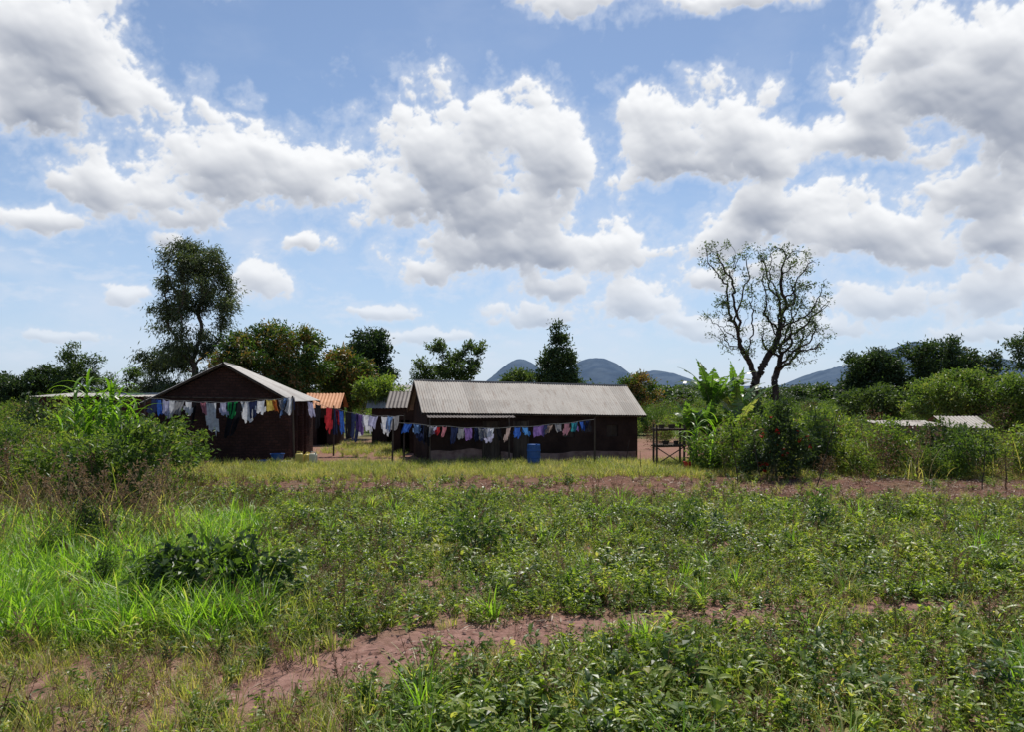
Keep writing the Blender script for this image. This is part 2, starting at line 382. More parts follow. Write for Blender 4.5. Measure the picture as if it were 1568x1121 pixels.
# ------------------------------------------------------------------ hills
def hills(name, x0, x1, y0, depth, peaks, seed):
    m, t, out = newmat(name + '_hazed_scrub')
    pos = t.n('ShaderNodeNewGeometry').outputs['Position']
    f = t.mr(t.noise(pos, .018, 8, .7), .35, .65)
    t.L.new(principled(t, t.mix(f, (.072, .108, .165, 1), (.10, .138, .19, 1)), 1, 0), out.inputs[0])  # blue-grey distance haze is painted into the scrub colour
    n = 180; k = 60
    X, Y = np.meshgrid(np.linspace(x0, x1, n), np.linspace(0, 1, k))
    H = np.zeros_like(X)
    for (px, h, s) in peaks: H = np.maximum(H, 0) ; H = (H ** 3 + (h * np.exp(-((X - px) / s) ** 2)) ** 3) ** (1 / 3)
    H = H * np.sin(math.pi * Y) ** .9 * (1 + .14 * (vn(X, Y * depth, 60, seed) - .5)) + 5 * (vn(X, Y * depth, 14, seed) - .5) - 4
    i = np.arange(n - 1)[None] + (np.arange(k - 1) * n)[:, None]
    F = np.stack([i, i + 1, i + n + 1, i + n], -1).reshape(-1, 4)
    mb = MB(); mb.add(np.stack([X, y0 + Y * depth, H], -1).reshape(-1, 3), F); mb.obj(name, [m], smooth=True)
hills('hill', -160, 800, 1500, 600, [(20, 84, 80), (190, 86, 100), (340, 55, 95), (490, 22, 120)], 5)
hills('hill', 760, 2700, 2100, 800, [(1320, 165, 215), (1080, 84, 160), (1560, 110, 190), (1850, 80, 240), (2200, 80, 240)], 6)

# ------------------------------------------------------------------ tree generator
def ellpts(ells, n, bias=.28):
    vol = np.array([e[3] * e[4] * e[5] for e in ells]); vol = vol / vol.sum()
    k = R.choice(len(ells), n, p=vol); E = np.array(ells)[k]
    r = R.random(n) ** bias
    return E[:, :3] + norm(R.normal(size=(n, 3))) * r[:, None] * E[:, 3:6]

def grow(base, fork_h, ells, natt=400, step=.35, kill=.55, lean=(0, 0), iters=90, wob=.25):
    base = np.array(base, float); nodes = [base]; par = [-1]
    nst = max(2, int(fork_h / step))
    for k in range(nst):
        nodes.append(base + np.array([lean[0] * (k + 1) / nst, lean[1] * (k + 1) / nst, fork_h * (k + 1) / nst]) + np.append(R.normal(size=2) * step * .06, 0)); par.append(len(nodes) - 2)
    A = ellpts(ells, natt); N = np.array(nodes); par = list(par)
    allow = N[:, 2] > base[2] + fork_h * .75
    Dm = np.linalg.norm(A[:, None] - N[None], axis=2); Dm[:, ~allow] = 1e9
    best = Dm.argmin(1); bd = Dm.min(1)
    for it in range(iters):
        if len(A) == 0: break
        u, inv = np.unique(best, return_inverse=True)
        s = np.zeros((len(u), 3)); np.add.at(s, inv, norm(A - N[best]))
        dr = norm(norm(s) + R.normal(size=s.shape) * wob)
        new = N[u] + dr * step; i0 = len(N)
        N = np.vstack([N, new]); par += list(u)
        Dn = np.linalg.norm(A[:, None] - new[None], axis=2); b = Dn.argmin(1); dn = Dn.min(1)
        upd = dn < bd; best = np.where(upd, b + i0, best); bd = np.where(upd, dn, bd)
        keep = bd > kill; A = A[keep]; best = best[keep]; bd = bd[keep]
        if len(N) > 6000: break
    return N, np.array(par)

def tree(name, base, fork_h, ells, leafm, barkm=None, natt=350, step=.4, kill=.6, base_r=.2, tip_r=.012, nleaf=12000, L=.2, W=.09,
         sig=.28, droop=0., upb=.3, lean=(0, 0), tmid=.5, emptyf=0., wob=.25, extra=None, sides=5, shr=.93):
    barkm = barkm or M_barkd
    e3 = [(e[0], e[4] if len(e) > 4 else base[1], e[1], e[2] * shr, (e[2] * .9 if len(e) < 6 else e[5]), e[3] * shr) for e in ells]
    N, par = grow(base, fork_h, e3, natt, step, kill, lean, wob=wob)
    n = len(N); r = np.zeros(n)
    for k in range(n - 1, 0, -1):
        if r[k] == 0: r[k] = 1.
        r[par[k]] = (r[par[k]] ** 2.3 + r[k] ** 2.3) ** (1 / 2.3)
    rr = tip_r + (r - 1) / (r[0] - 1 + 1e-9) * (base_r - tip_r)
    p = empty(name)
    mb = MB(); k = np.arange(1, n); tubes(mb, N[par[k]], N[k], np.minimum(rr[par[k]], rr[k] * 1.25), rr[k], sides)
    tubes(mb, [N[0] - [0, 0, .3]], [N[0] + [0, 0, .15]], [base_r * 1.5], [base_r * 1.02], 8)
    mb.obj('trunk_and_limbs', [barkm], parent=p)
    tw = np.where(r < 2.6)[0]; tw = tw[N[tw, 2] > base[2] + fork_h * .5]
    wgt = R.random(len(tw)) ** 1.2 + .05; wgt[R.random(len(tw)) < emptyf] = 0; wgt /= wgt.sum()
    c = R.choice(len(tw), nleaf, p=wgt); cen = N[tw[c]]; tt = R.random(len(tw))
    ctr = N.mean(0)
    C = cen + R.normal(size=(nleaf, 3)) * sig * np.array([1, 1, .75])
    D = norm(cen - ctr) * .6 + R.normal(size=(nleaf, 3)) * .7 + np.array([0, 0, -droop])
    C[:, 2] = np.maximum(C[:, 2], .1)
    tint = tmid + (tt[c] - .5) * .6 + (R.random(nleaf) - .5) * .35
    mb = MB(); leafset(mb, C, D, L * (.6 + .8 * R.random(nleaf)), W * (.7 + .6 * R.random(nleaf)), tint, upb=upb)
    if extra:
        ne, em, es = extra; c = R.choice(len(tw), ne); C = N[tw[c]] + R.normal(size=(ne, 3)) * sig
        for q in range(3):
            leafset(mb, C, R.normal(size=(ne, 3)), es, es, .5, mat=1)
        mb.obj('foliage', [leafm, em], parent=p)
    else: mb.obj('foliage', [leafm], parent=p)
    return p

def E(x, z, rx, rz, y=None, ry=None): return (x, z, rx, rz) + ((y,) if y is not None else ()) + ((ry,) if ry is not None else ())

tree('eucalyptus_tree', (-22.7, 55, 0), 5, [E(-22.6, 11.2, 2.9, 2.9), E(-23.2, 13.1, 1.5, 1.3), E(-24.6, 8.6, 1.5, 2.0), E(-20.6, 9.8, 1.5, 1.9),
     E(-23.0, 6.6, 2.3, 1.8), E(-25.0, 4.8, 2.2, 2.4), E(-21.3, 5.2, 1.4, 1.7), E(-24, 3.2, 2.4, 1.5)], M_euc, M_bark, natt=380, step=.45, kill=.6, base_r=.26, nleaf=32000, L=.30, W=.07, sig=.32, droop=.9, upb=0, emptyf=.12)
tree('mango_tree', (-15.3, 50, 0), 1.8, [E(-16.6, 5.3, 2.6, 2.2), E(-13.8, 5.2, 2.1, 2.3), E(-15.3, 6.7, 1.9, 1.2), E(-18.4, 4.2, 1.6, 1.8), E(-15, 3.4, 2.6, 1.4)],
     M_mango, natt=420, base_r=.3, nleaf=28000, L=.26, W=.10, sig=.30, droop=.3, tmid=.54)
tree('mango_tree', (-11.2, 53, 0), 1.5, [E(-11.5, 4.6, 1.7, 1.9), E(-10.3, 3.9, 1.3, 1.5), E(-12.6, 3.6, 1.2, 1.5)], M_mango, natt=200, base_r=.2, nleaf=12000, L=.24, W=.10, sig=.28, droop=.3, tmid=.60)
tree('shade_tree', (-14.6, 75, 0), 2.5, [E(-13.9, 7.2, 2.4, 2.3), E(-16.6, 6.1, 1.7, 1.6), E(-14.6, 4.9, 3.6, 2.0)], M_dark, natt=350, step=.5, kill=.7, base_r=.3, nleaf=17000, L=.32, W=.16, sig=.36)
tree('small_tree', (-8.3, 47, 0), 1.3, [E(-8.2, 3.3, 1.5, .9), E(-7.4, 2.8, 1.0, .7)], M_shrubl, natt=130, step=.3, kill=.4, base_r=.09, nleaf=5000, L=.2, W=.09, sig=.22)
tree('slender_tree', (-7.0, 62, 0), 2.0, [E(-7.2, 4.4, .9, 1.6), E(-6.1, 4.0, .6, 1.1)], M_tree, natt=120, step=.35, kill=.45, base_r=.08, nleaf=2600, L=.26, W=.09, sig=.25)
tree('umbrella_tree', (-4.3, 60, 0), 2.4, [E(-5.7, 6.7, 1.3, .5), E(-2.9, 6.8, 1.2, .45), E(-4.2, 5.0, 2.0, 1.0), E(-4.4, 6.0, 1.0, .4)], M_tree, natt=170, step=.35, kill=.5, base_r=.15, nleaf=5200, L=.26, W=.11, sig=.2)
tree('conical_tree', (3.6, 60, 0), 2.0, [E(3.6, 8.2, .55, .9), E(3.6, 6.9, 1.1, 1.1), E(3.6, 5.6, 1.7, 1.3), E(3.6, 4.2, 2.1, 1.4), E(3.7, 3.0, 1.8, 1.0)], M_dark, natt=300, step=.35, kill=.5, base_r=.2, nleaf=14000, L=.26, W=.12, sig=.25)
tree('round_tree', (.6, 59, 0), 1.5, [E(.55, 4.1, 1.4, .9), E(.3, 3.1, 1.4, .8)], M_tree, natt=150, step=.35, kill=.45, base_r=.12, nleaf=5500, L=.22, W=.12, sig=.22)
tree('round_tree', (9.4, 58, 0), 1.6, [E(9.2, 3.7, 1.1, .9), E(10.2, 3.5, .8, 1.1), E(8.2, 3.3, .7, .7)], M_mango, natt=140, step=.35, kill=.45, base_r=.12, nleaf=3800, L=.22, W=.11, sig=.24, emptyf=.2)
tree('sparse_tree', (14.7, 45, 0), 3.3, [E(12.5, 11.2, 1.7, 1.0), E(15.6, 11.2, 1.9, .9), E(17.5, 9.1, 1.5, 1.7), E(12.6, 7.7, 1.5, 1.9), E(14.9, 9.2, 1.8, 1.4),
     E(17.2, 6.5, 1.3, 1.5), E(13.3, 6.0, 1.1, 1.1), E(15.6, 6.5, 1.0, 1.2)], M_tree, M_barkd, natt=560, step=.26, kill=.36, base_r=.26, tip_r=.012, nleaf=5500, L=.16, W=.065, sig=.17, droop=.2, emptyf=.5, wob=.36, lean=(-.5, 0), shr=1)
tree('sparse_tree', (15.6, 45.4, 0), 3.0, [E(15.4, 6.8, .9, 1.8), E(16.9, 7.6, 1.3, 1.8), E(16.6, 5.4, 1.2, .9), E(17.9, 6.2, .8, 1.2)], M_tree, M_barkd, natt=210, step=.26, kill=.38, base_r=.2, tip_r=.012, nleaf=1900, L=.16, W=.065, sig=.17, emptyf=.5, wob=.34, shr=1)
tree('shade_tree', (36, 65, 0), 2.2, [E(36.3, 5.7, 2.8, 2.1), E(39.2, 4.9, 2.3, 2.0), E(33.6, 5.0, 2.3, 2.2), E(36, 3, 4, 1.6)], M_dark, natt=380, step=.5, kill=.65, base_r=.3, nleaf=19000, L=.3, W=.15, sig=.34, shr=1)
tree('shade_tree', (30.6, 66, 0), 1.8, [E(31.1, 4.7, 2.3, 2.2), E(29.4, 3.4, 1.4, 1.5)], M_dark, natt=200, step=.5, kill=.65, base_r=.25, nleaf=10000, L=.3, W=.14, sig=.34)
tree('spreading_tree', (28.5, 48, 0), 1.2, [E(28.6, 3.2, 3.4, 1.4), E(26.4, 2.5, 1.8, 1.3), E(31.6, 2.8, 2.2, 1.5)], M_shrub, natt=360, step=.4, kill=.5, base_r=.2, nleaf=17000, L=.22, W=.10, sig=.28)
tree('spreading_tree', (25.4, 54, 0), 1.1, [E(25.4, 2.4, 2.2, 1.2)], M_tree, natt=150, step=.4, kill=.5, base_r=.15, nleaf=6500, L=.24, W=.11, sig=.28)
tree('roadside_tree', (41.2, 60, 0), 3, [E(40.3, 6.9, 1.5, 1.3), E(41.8, 7.6, 1.6, 1.4), E(39.7, 5.2, 1.0, .8)], M_tree, natt=170, step=.4, kill=.5, base_r=.2, nleaf=4500, L=.26, W=.12, sig=.27, emptyf=.2)
tree('thin_tree', (-39.6, 70, 0), 2.4, [E(-40.2, 6.1, 1.4, 1.6), E(-38.3, 5.7, 1.0, 1.4), E(-39.4, 4.0, 2.4, 1.5)], M_tree, natt=200, step=.45, kill=.55, base_r=.16, nleaf=5000, L=.30, W=.11, sig=.3, emptyf=.3)
tree('shade_tree', (-43.6, 72, 0), 2, [E(-43.4, 4.4, 2.0, 1.3), E(-46.5, 3.4, 1.5, 1.4)], M_dark, natt=180, step=.5, kill=.6, base_r=.2, nleaf=7000, L=.3, W=.14, sig=.3)
tree('shade_tree', (-50, 74, 0), 1.6, [E(-49.6, 3.6, 1.7, 1.3)], M_dark, natt=120, step=.5, kill=.6, base_r=.2, nleaf=4500, L=.3, W=.14, sig=.3)
tree('slender_tree', (-33.5, 66, 0), 2, [E(-34.6, 4.2, .8, .8), E(-32.4, 4.4, .8, .9)], M_tree, natt=90, step=.4, kill=.5, base_r=.1, nleaf=1700, L=.28, W=.10, sig=.26)

# ------------------------------------------------------------------ single shrubs near the houses
tree('flowering_shrub', (9.5, 27.6, 0), .3, [E(9.4, 1.3, .85, 1.1), E(9.65, 2.4, .45, .65), E(8.7, .8, .6, .6), E(10.3, 1.1, .5, .9)], M_tree, M_stem, natt=170, step=.16, kill=.2, base_r=.05, tip_r=.007, nleaf=4600, L=.17, W=.065, sig=.15, extra=(26, M_petal, .13), emptyf=.2)
tree('shrub', (-9.6, 19.0, 0), .5, [E(-10.4, 1.6, .9, .6), E(-9.3, 1.85, .9, .55), E(-8.3, 1.5, .6, .3), E(-10.2, 1.0, 1.0, .6), E(-9.2, 2.3, .4, .3)], M_shrub, M_stem, natt=170, step=.15, kill=.2, base_r=.04, tip_r=.007, nleaf=3600, L=.15, W=.07, sig=.15, emptyf=.25)
tree('shrub', (-11.6, 20.5, 0), .6, [E(-11.4, 1.5, .9, .7), E(-12.4, 1.2, .8, .7)], M_shrubl, M_stem, natt=130, step=.16, kill=.2, base_r=.04, tip_r=.007, nleaf=2300, L=.15, W=.06, sig=.15, emptyf=.3)
tree('shrub', (-11.6, 26.5, 0), .6, [E(-11.6, 1.6, 1.0, .7), E(-12.8, 1.5, 1.0, .8), E(-10.9, 1.0, .5, .5)], M_shrub, M_stem, natt=170, step=.16, kill=.2, base_r=.04, tip_r=.007, nleaf=3800, L=.15, W=.07, sig=.16, emptyf=.2)
tree('leafy_shrub', (-4.7, 11.5, 0), .15, [E(-5.1, .55, .6, .4), E(-4.3, .68, .55, .4), E(-3.6, .5, .4, .3), E(-3.3, .8, .2, .25)], M_weedd, M_stem, natt=100, step=.09, kill=.12, base_r=.02, tip_r=.004, nleaf=1300, L=.15, W=.085, sig=.11, upb=.6, emptyf=.2)
tree('leafy_shrub', (-.75, 15.0, 0), .15, [E(-.95, .65, .4, .5), E(-.4, .5, .3, .35)], M_weedd, M_stem, natt=55, step=.09, kill=.12, base_r=.015, tip_r=.005, nleaf=340, L=.16, W=.07, sig=.1, upb=.5, emptyf=.25)
tree('leafy_shrub', (6.9, 17.0, 0), .15, [E(6.9, .6, .3, .5)], M_weedd, M_stem, natt=45, step=.09, kill=.12, base_r=.015, tip_r=.005, nleaf=250, L=.15, W=.06, sig=.1, upb=.5, emptyf=.2)
tree('leafy_shrub', (4.1, 17.5, 0), .15, [E(4.1, .45, .3, .4)], M_weedd, M_stem, natt=40, step=.09, kill=.12, base_r=.015, tip_r=.005, nleaf=200, L=.13, W=.055, sig=.1, upb=.5, emptyf=.2)
tree('leafy_shrub', (12.4, 31.2, 0), .4, [E(12.3, 1.7, .8, 1.0), E(13.3, 1.3, .8, .8)], M_shrubl, M_stem, natt=130, step=.16, kill=.2, base_r=.03, tip_r=.006, nleaf=2400, L=.15, W=.07, sig=.15, emptyf=.25)
tree('leafy_shrub', (16.5, 29.5, 0), .4, [E(16.5, 1.4, 1.0, .8), E(17.8, 1.1, .8, .7)], M_tree, M_stem, natt=140, step=.16, kill=.2, base_r=.03, tip_r=.006, nleaf=2700, L=.15, W=.07, sig=.15, emptyf=.25)
tree('leafy_shrub', (13.0, 41, 0), .7, [E(12.6, 1.9, 1.0, .9), E(13.8, 1.6, .8, .7)], M_dark, M_stem, natt=130, step=.22, kill=.28, base_r=.05, tip_r=.008, nleaf=3200, L=.18, W=.08, sig=.18, emptyf=.15)

# ------------------------------------------------------------------ banana plants, maize
def banana(x, y, h, nl, seed, L0=2.0):
    p = empty('banana_plant', (x, y, 0)); mb = MB()
    hs = h * .5; pts = [np.array([.08 * math.sin(k * 1.3), 0, hs * k / 5]) for k in range(6)]
    for k in range(5): tubes(mb, [pts[k]], [pts[k + 1]], .13 - .018 * k, .13 - .018 * (k + 1), 8)
    mb.obj('pseudostem', [M_stem], parent=p, smooth=True)
    mb = MB()
    for k in range(nl):
        a = k * 2.4 + seed; e = math.radians(R.uniform(58, 88)); L = L0 * R.uniform(.8, 1.2); Wd = .62 * R.uniform(.8, 1.1); dr = R.uniform(.3, 1.8)
        pos = pts[5] + np.array([0, 0, -.3 * R.random()]); ns = 16; tip = pos.copy(); tn = R.uniform(.1, .8)
        for i in range(ns):
            tt = (i + .5) / ns; ee = e - dr * tt ** 1.5
            dv = np.array([math.cos(a) * math.cos(ee), math.sin(a) * math.cos(ee), math.sin(ee)]); nx_ = tip + dv * L / ns
            tubes(mb, [tip], [nx_], .022 * (1 - tt) + .006, .022 * (1 - tt) + .005, 4, mat=1)
            s = np.array([-math.sin(a), math.cos(a), 0]); wd = Wd * .5 * math.sin(math.pi * min(1, max(0, (tt - .10) / .90)) ** .8) if tt > .10 else 0
            if wd > .01:
                for sg in (-1, 1):
                    dz = R.uniform(-.6, .15) * wd; gap = R.uniform(.0, .3)
                    V = [tip + dv * L / ns * gap * .5, nx_, nx_ + s * sg * wd * R.uniform(.8, 1) + [0, 0, dz] + dv * .04, tip + dv * L / ns * gap + s * sg * wd * R.uniform(.85, 1.05) + [0, 0, dz]]
                    mb.add(V, [[0, 1, 2, 3]], tn + R.uniform(-.15, .15), 0)
            tip = nx_
    mb.obj('leaves', [M_ban, M_stem], parent=p)
banana(8.8, 34.0, 4.8, 14, .3, 2.6); banana(10.2, 35.0, 4.2, 12, 1.7, 2.3); banana(8.4, 32.6, 2.6, 10, 2.2, 1.6); banana(7.8, 33.6, 3.0, 9, 4.2, 1.7); banana(9.6, 32.6, 3.2, 10, 5.2, 1.8)

def maize(name, x, y, stems, h, m=M_grass, Wd=.09):
    mb = MB()
    for s in range(stems):
        bx, by = R.normal(size=2) * .4; hh = h * R.uniform(.75, 1.0); lx, ly = R.normal(size=2) * .2
        tubes(mb, [[bx, by, -.05]], [[bx + lx, by + ly, hh * .85]], .018, .008, 5, mat=1)
        for k in range(14):
            tt = .2 + .68 * k / 13; ribbon(mb, [bx + lx * tt, by + ly * tt, hh * tt], R.uniform(0, 6.28), math.radians(R.uniform(50, 75)), R.uniform(.8, 1.25), Wd * R.uniform(.7, 1.1), R.uniform(1.2, 2.3), 7, 'blade', R.uniform(.1, .6), fold=.25)
    return mb.obj(name, [m, M_stem], loc=(x, y, 0))
maize('maize_plants', -12.4, 23.5, 13, 4.1, Wd=.12); maize('maize_plants', -11.5, 23.0, 7, 3.4, Wd=.11); maize('maize_plants', -13.6, 24.0, 6, 3.3, Wd=.10); maize('maize_plants', 7.4, 30.6, 4, 2.3)

# ------------------------------------------------------------------ instancing
def coll(name): return bpy.data.collections.new(name)
def scatter(name, c, P, rot, scl, idx, loc=None):
    me = bpy.data.meshes.new(name); n = len(P); me.vertices.add(n); me.vertices.foreach_set('co', P.ravel().astype(np.float32))
    a = me.attributes.new('rot', 'FLOAT_VECTOR', 'POINT'); a.data.foreach_set('vector', rot.ravel().astype(np.float32))
    a = me.attributes.new('scl', 'FLOAT_VECTOR', 'POINT'); a.data.foreach_set('vector', scl.ravel().astype(np.float32))
    a = me.attributes.new('idx', 'INT', 'POINT'); a.data.foreach_set('value', idx.astype(np.int32))
    o = bpy.data.objects.new(name, me); sc.collection.objects.link(o)
    ng = bpy.data.node_groups.new(name + '_scatter', 'GeometryNodeTree')
    ng.interface.new_socket('Geometry', in_out='INPUT', socket_type='NodeSocketGeometry')
    ng.interface.new_socket('Geometry', in_out='OUTPUT', socket_type='NodeSocketGeometry')
    N = ng.nodes; gi = N.new('NodeGroupInput'); go = N.new('NodeGroupOutput'); ci = N.new('GeometryNodeCollectionInfo'); ip = N.new('GeometryNodeInstanceOnPoints')
    ci.inputs['Collection'].default_value = c; ci.inputs['Separate Children'].default_value = True; ci.inputs['Reset Children'].default_value = True
    def na(dt, nm):
        q = N.new('GeometryNodeInputNamedAttribute'); q.data_type = dt; q.inputs['Name'].default_value = nm
        return next(x for x in q.outputs if x.enabled and x.name == 'Attribute')
    l = ng.links.new
    l(gi.outputs[0], ip.inputs['Points']); l(ci.outputs[0], ip.inputs['Instance']); ip.inputs['Pick Instance'].default_value = True
    l(na('INT', 'idx'), ip.inputs['Instance Index']); l(na('FLOAT_VECTOR', 'rot'), ip.inputs['Rotation']); l(na('FLOAT_VECTOR', 'scl'), ip.inputs['Scale'])
    l(ip.outputs[0], go.inputs[0])
    md = o.modifiers.new('scatter', 'NODES'); md.node_group = ng
    return o

def place(name, c, x, y, s0, s1, tilt=.12, z=None, hs=None, var=0, mul=1.):
    n = len(x); z = gz(x, y) if z is None else z
    rot = np.stack([R.normal(size=n) * tilt, R.normal(size=n) * tilt, R.random(n) * 6.283], 1)
    s = s0 + (s1 - s0) * R.random(n); s = s * (1 + var * (vn(x, y, 1.7, 91) + .6 * vn(x, y, .6, 92) - .8)) * mul; sv = np.stack([s, s, s * (1 if hs is None else hs)], 1)
    return scatter(name, c, np.stack([x, y, z], 1), rot, sv, R.integers(0, len(c.objects), n))

def grid(x0, x1, y0, y1, st, view=True):
    X, Y = np.meshgrid(np.arange(x0, x1, st), np.arange(y0, y1, st)); X = X.ravel() + (R.random(X.size) - .5) * st * 1.2; Y = Y.ravel() + (R.random(Y.size) - .5) * st * 1.2
    if view: k = np.abs(X) < .72 * Y + 2.5; X = X[k]; Y = Y[k]
    return X, Y

# templates
c_weed = coll('weed_templates')
for k in range(9):
    mb = MB(); ns = int(R.integers(6, 10)); big = 1.0 + .3 * (k % 3)
    for s in range(ns):
        a = R.random() * 6.28; e = math.radians(R.uniform(35, 88)); L = R.uniform(.10, .32); nl = int(L * 42 / big)
        d = np.array([math.cos(a) * math.cos(e), math.sin(a) * math.cos(e), math.sin(e)])
        tubes(mb, [[0, 0, 0]], [d * L], .004, .002, 3, tint=.35)
        tt = R.uniform(.25, 1.05, nl); C = d[None] * (tt * L)[:, None]
        D = R.normal(size=(nl, 3)) * np.array([1, 1, .35]) + [0, 0, .25]
        leafset(mb, C, D, R.uniform(.03, .07, nl) * big, R.uniform(.016, .038, nl) * big, .5 + (R.random(nl) - .5) * .6 + (R.random() - .5) * .3, upb=.6)
    mb.obj('weed_plant', [M_weedd if k in (2, 7) else M_weed], coll=c_weed)
c_fine = coll('short_grass_templates')
for k in range(5):
    mb = MB()
    for s in range(34):
        r = R.random() * .13; a = R.random() * 6.28
        ribbon(mb, [r * math.cos(a), r * math.sin(a), 0], a + R.normal() * .8, math.radians(R.uniform(50, 88)), R.uniform(.12, .36), .008, R.uniform(.2, 1.5), 3, tint=R.uniform(.1, .95))
    mb.obj('short_grass_tuft', [M_fine], coll=c_fine)
c_tall = coll('tall_grass_templates')
for k in range(5):
    mb = MB()
    for s in range(30):
        r = R.random() * .14; a = R.random() * 6.28
        ribbon(mb, [r * math.cos(a), r * math.sin(a), 0], a + R.normal() * .8, math.radians(R.uniform(55, 88)), R.uniform(.35, .8), R.uniform(.014, .030), R.uniform(.3, 1.7), 5, tint=R.uniform(.1, .85), fold=.2)
    mb.obj('tall_grass_tuft', [M_grass], coll=c_tall)
c_dry = coll('dry_stalk_templates')
for k in range(5):
    mb = MB()
    for s in range(7):
        x, y = R.normal(size=2) * .09; h = R.uniform(.35, .9); lx, ly = R.normal(size=2) * .18; tn = R.uniform(.1, .9)
        tubes(mb, [[x, y, 0]], [[x + lx, y + ly, h]], .0055, .0022, 3, tint=tn)
        nl = 14; tt = R.uniform(.3, 1, nl); C = np.array([x, y, 0]) + np.stack([lx * tt, ly * tt, h * tt], 1)
        leafset(mb, C, R.normal(size=(nl, 3)) + [0, 0, .5], R.uniform(.03, .10, nl), .018, tn)
    mb.obj('dry_stalk_bunch', [M_dry], coll=c_dry)
c_lit = coll('litter_templates')
for k in range(4):
    mb = MB(); n = 26; C = np.concatenate([R.normal(size=(n, 2)) * .16, R.uniform(.01, .05, (n, 1))], 1)
    leafset(mb, C, R.normal(size=(n, 3)) * [1, 1, .15], R.uniform(.06, .22, n), R.uniform(.012, .035, n), R.random(n), upb=.8)
    mb.obj('litter_patch', [M_litter], coll=c_lit)
c_herb = coll('broadleaf_templates')
for k in range(6):
    mb = MB()
    for s in range(int(R.integers(2, 5))):
        lx, ly = R.normal(size=2) * .12; h = R.uniform(.15, .45); tubes(mb, [[0, 0, 0]], [[lx, ly, h]], .006, .003, 4, tint=.3)
        for q in range(int(R.integers(6, 11))):
            tt = R.uniform(.3, 1.); ribbon(mb, [lx * tt, ly * tt, h * tt], R.random() * 6.28, math.radians(R.uniform(5, 70)), R.uniform(.09, .2), R.uniform(.03, .065), R.uniform(.4, 1.2), 4, 'leaf', R.uniform(.25, .85), fold=.3)
    mb.obj('broadleaf_herb', [M_weedd if k % 3 == 0 else M_weed], coll=c_herb)
def shrub_tmpl(c, m, n, L, W, ells, natt=130, step=.17, kill=.22, sig=.13, nm='shrub_clump'):
    e3 = [(e[0], e[1], e[2], e[3], e[3], e[4]) for e in ells]
    N, par = grow((0, 0, 0), .25, e3, natt, step, kill)
    mb = MB(); k = np.arange(1, len(N)); tubes(mb, N[par[k]], N[k], .012, .007, 3, mat=1)
    kk = np.where(N[:, 2] > .15)[0]; kk = kk[R.random(len(kk)) < .7]; c_ = R.choice(kk, n); C = N[c_] + R.normal(size=(n, 3)) * sig; C[:, 2] = np.maximum(C[:, 2], .03)
    tt = R.random(len(N))
    leafset(mb, C, R.normal(size=(n, 3)) + norm(C - N.mean(0)) * .5, L * R.uniform(.6, 1.4, n), W * R.uniform(.7, 1.3, n), .5 + (tt[c_] - .5) * .5 + (R.random(n) - .5) * .4, upb=.3)
    mb.obj(nm, [m, M_stem], coll=c)
c_shr = coll('shrub_templates')
for k in range(4): shrub_tmpl(c_shr, (M_shrub, M_tree, M_shrubl, M_shrub)[k], 1900, .10, .05, [(R.normal() * .2, R.normal() * .2, .75, .5, .5), (R.normal() * .5, R.normal() * .5, .5, .45, .4), (R.normal() * .4, 0, 1.15, .25, .35)], sig=.15)
for k in range(4): shrub_tmpl(c_shr, (M_shrubl, M_shrub, M_dry, M_dry)[k], (1100, 1000, 550, 350)[k], .09, .035, [(R.normal() * .25, R.normal() * .25, .7, .5, .6), (R.normal() * .3, 0, 1.1, .2, .3)], 90, sig=.16)
c_dt = coll('distant_tree_templates')
for k in range(4): shrub_tmpl(c_dt, M_dark if k % 2 else M_tree, 2200, .11, .08, [(0, 0, .75, .5, .4), (R.normal() * .35, R.normal() * .3, .6, .45, .35), (R.normal() * .35, 0, .9, .3, .25)], 130, nm='tree_crown')
c_reed = coll('reed_templates')
for k in range(4):
    mb = MB()
    for s in range(20):
        x, y = R.normal(size=2) * .25; a = R.random() * 6.28; h = R.uniform(.6, 1.7)
        ribbon(mb, [x, y, 0], a, math.radians(R.uniform(60, 88)), h, R.uniform(.014, .03), R.uniform(.5, 2.0), 6, tint=R.uniform(.1, 1.1))
    for s in range(7):
        x, y = R.normal(size=2) * .25; h = R.uniform(1.0, 1.9); lx, ly = R.normal(size=2) * .25; tubes(mb, [[x, y, 0]], [[x + lx, y + ly, h]], .006, .003, 3, mat=1, tint=.5)
        nl = 16; tt = R.uniform(.7, 1, nl); leafset(mb, np.array([x, y, 0]) + np.stack([lx * tt, ly * tt, h * tt], 1), R.normal(size=(nl, 3)) + [0, 0, 1], .09, .02, .7, mat=1)
    mb.obj('reed_clump', [M_fine, M_dry], coll=c_reed)

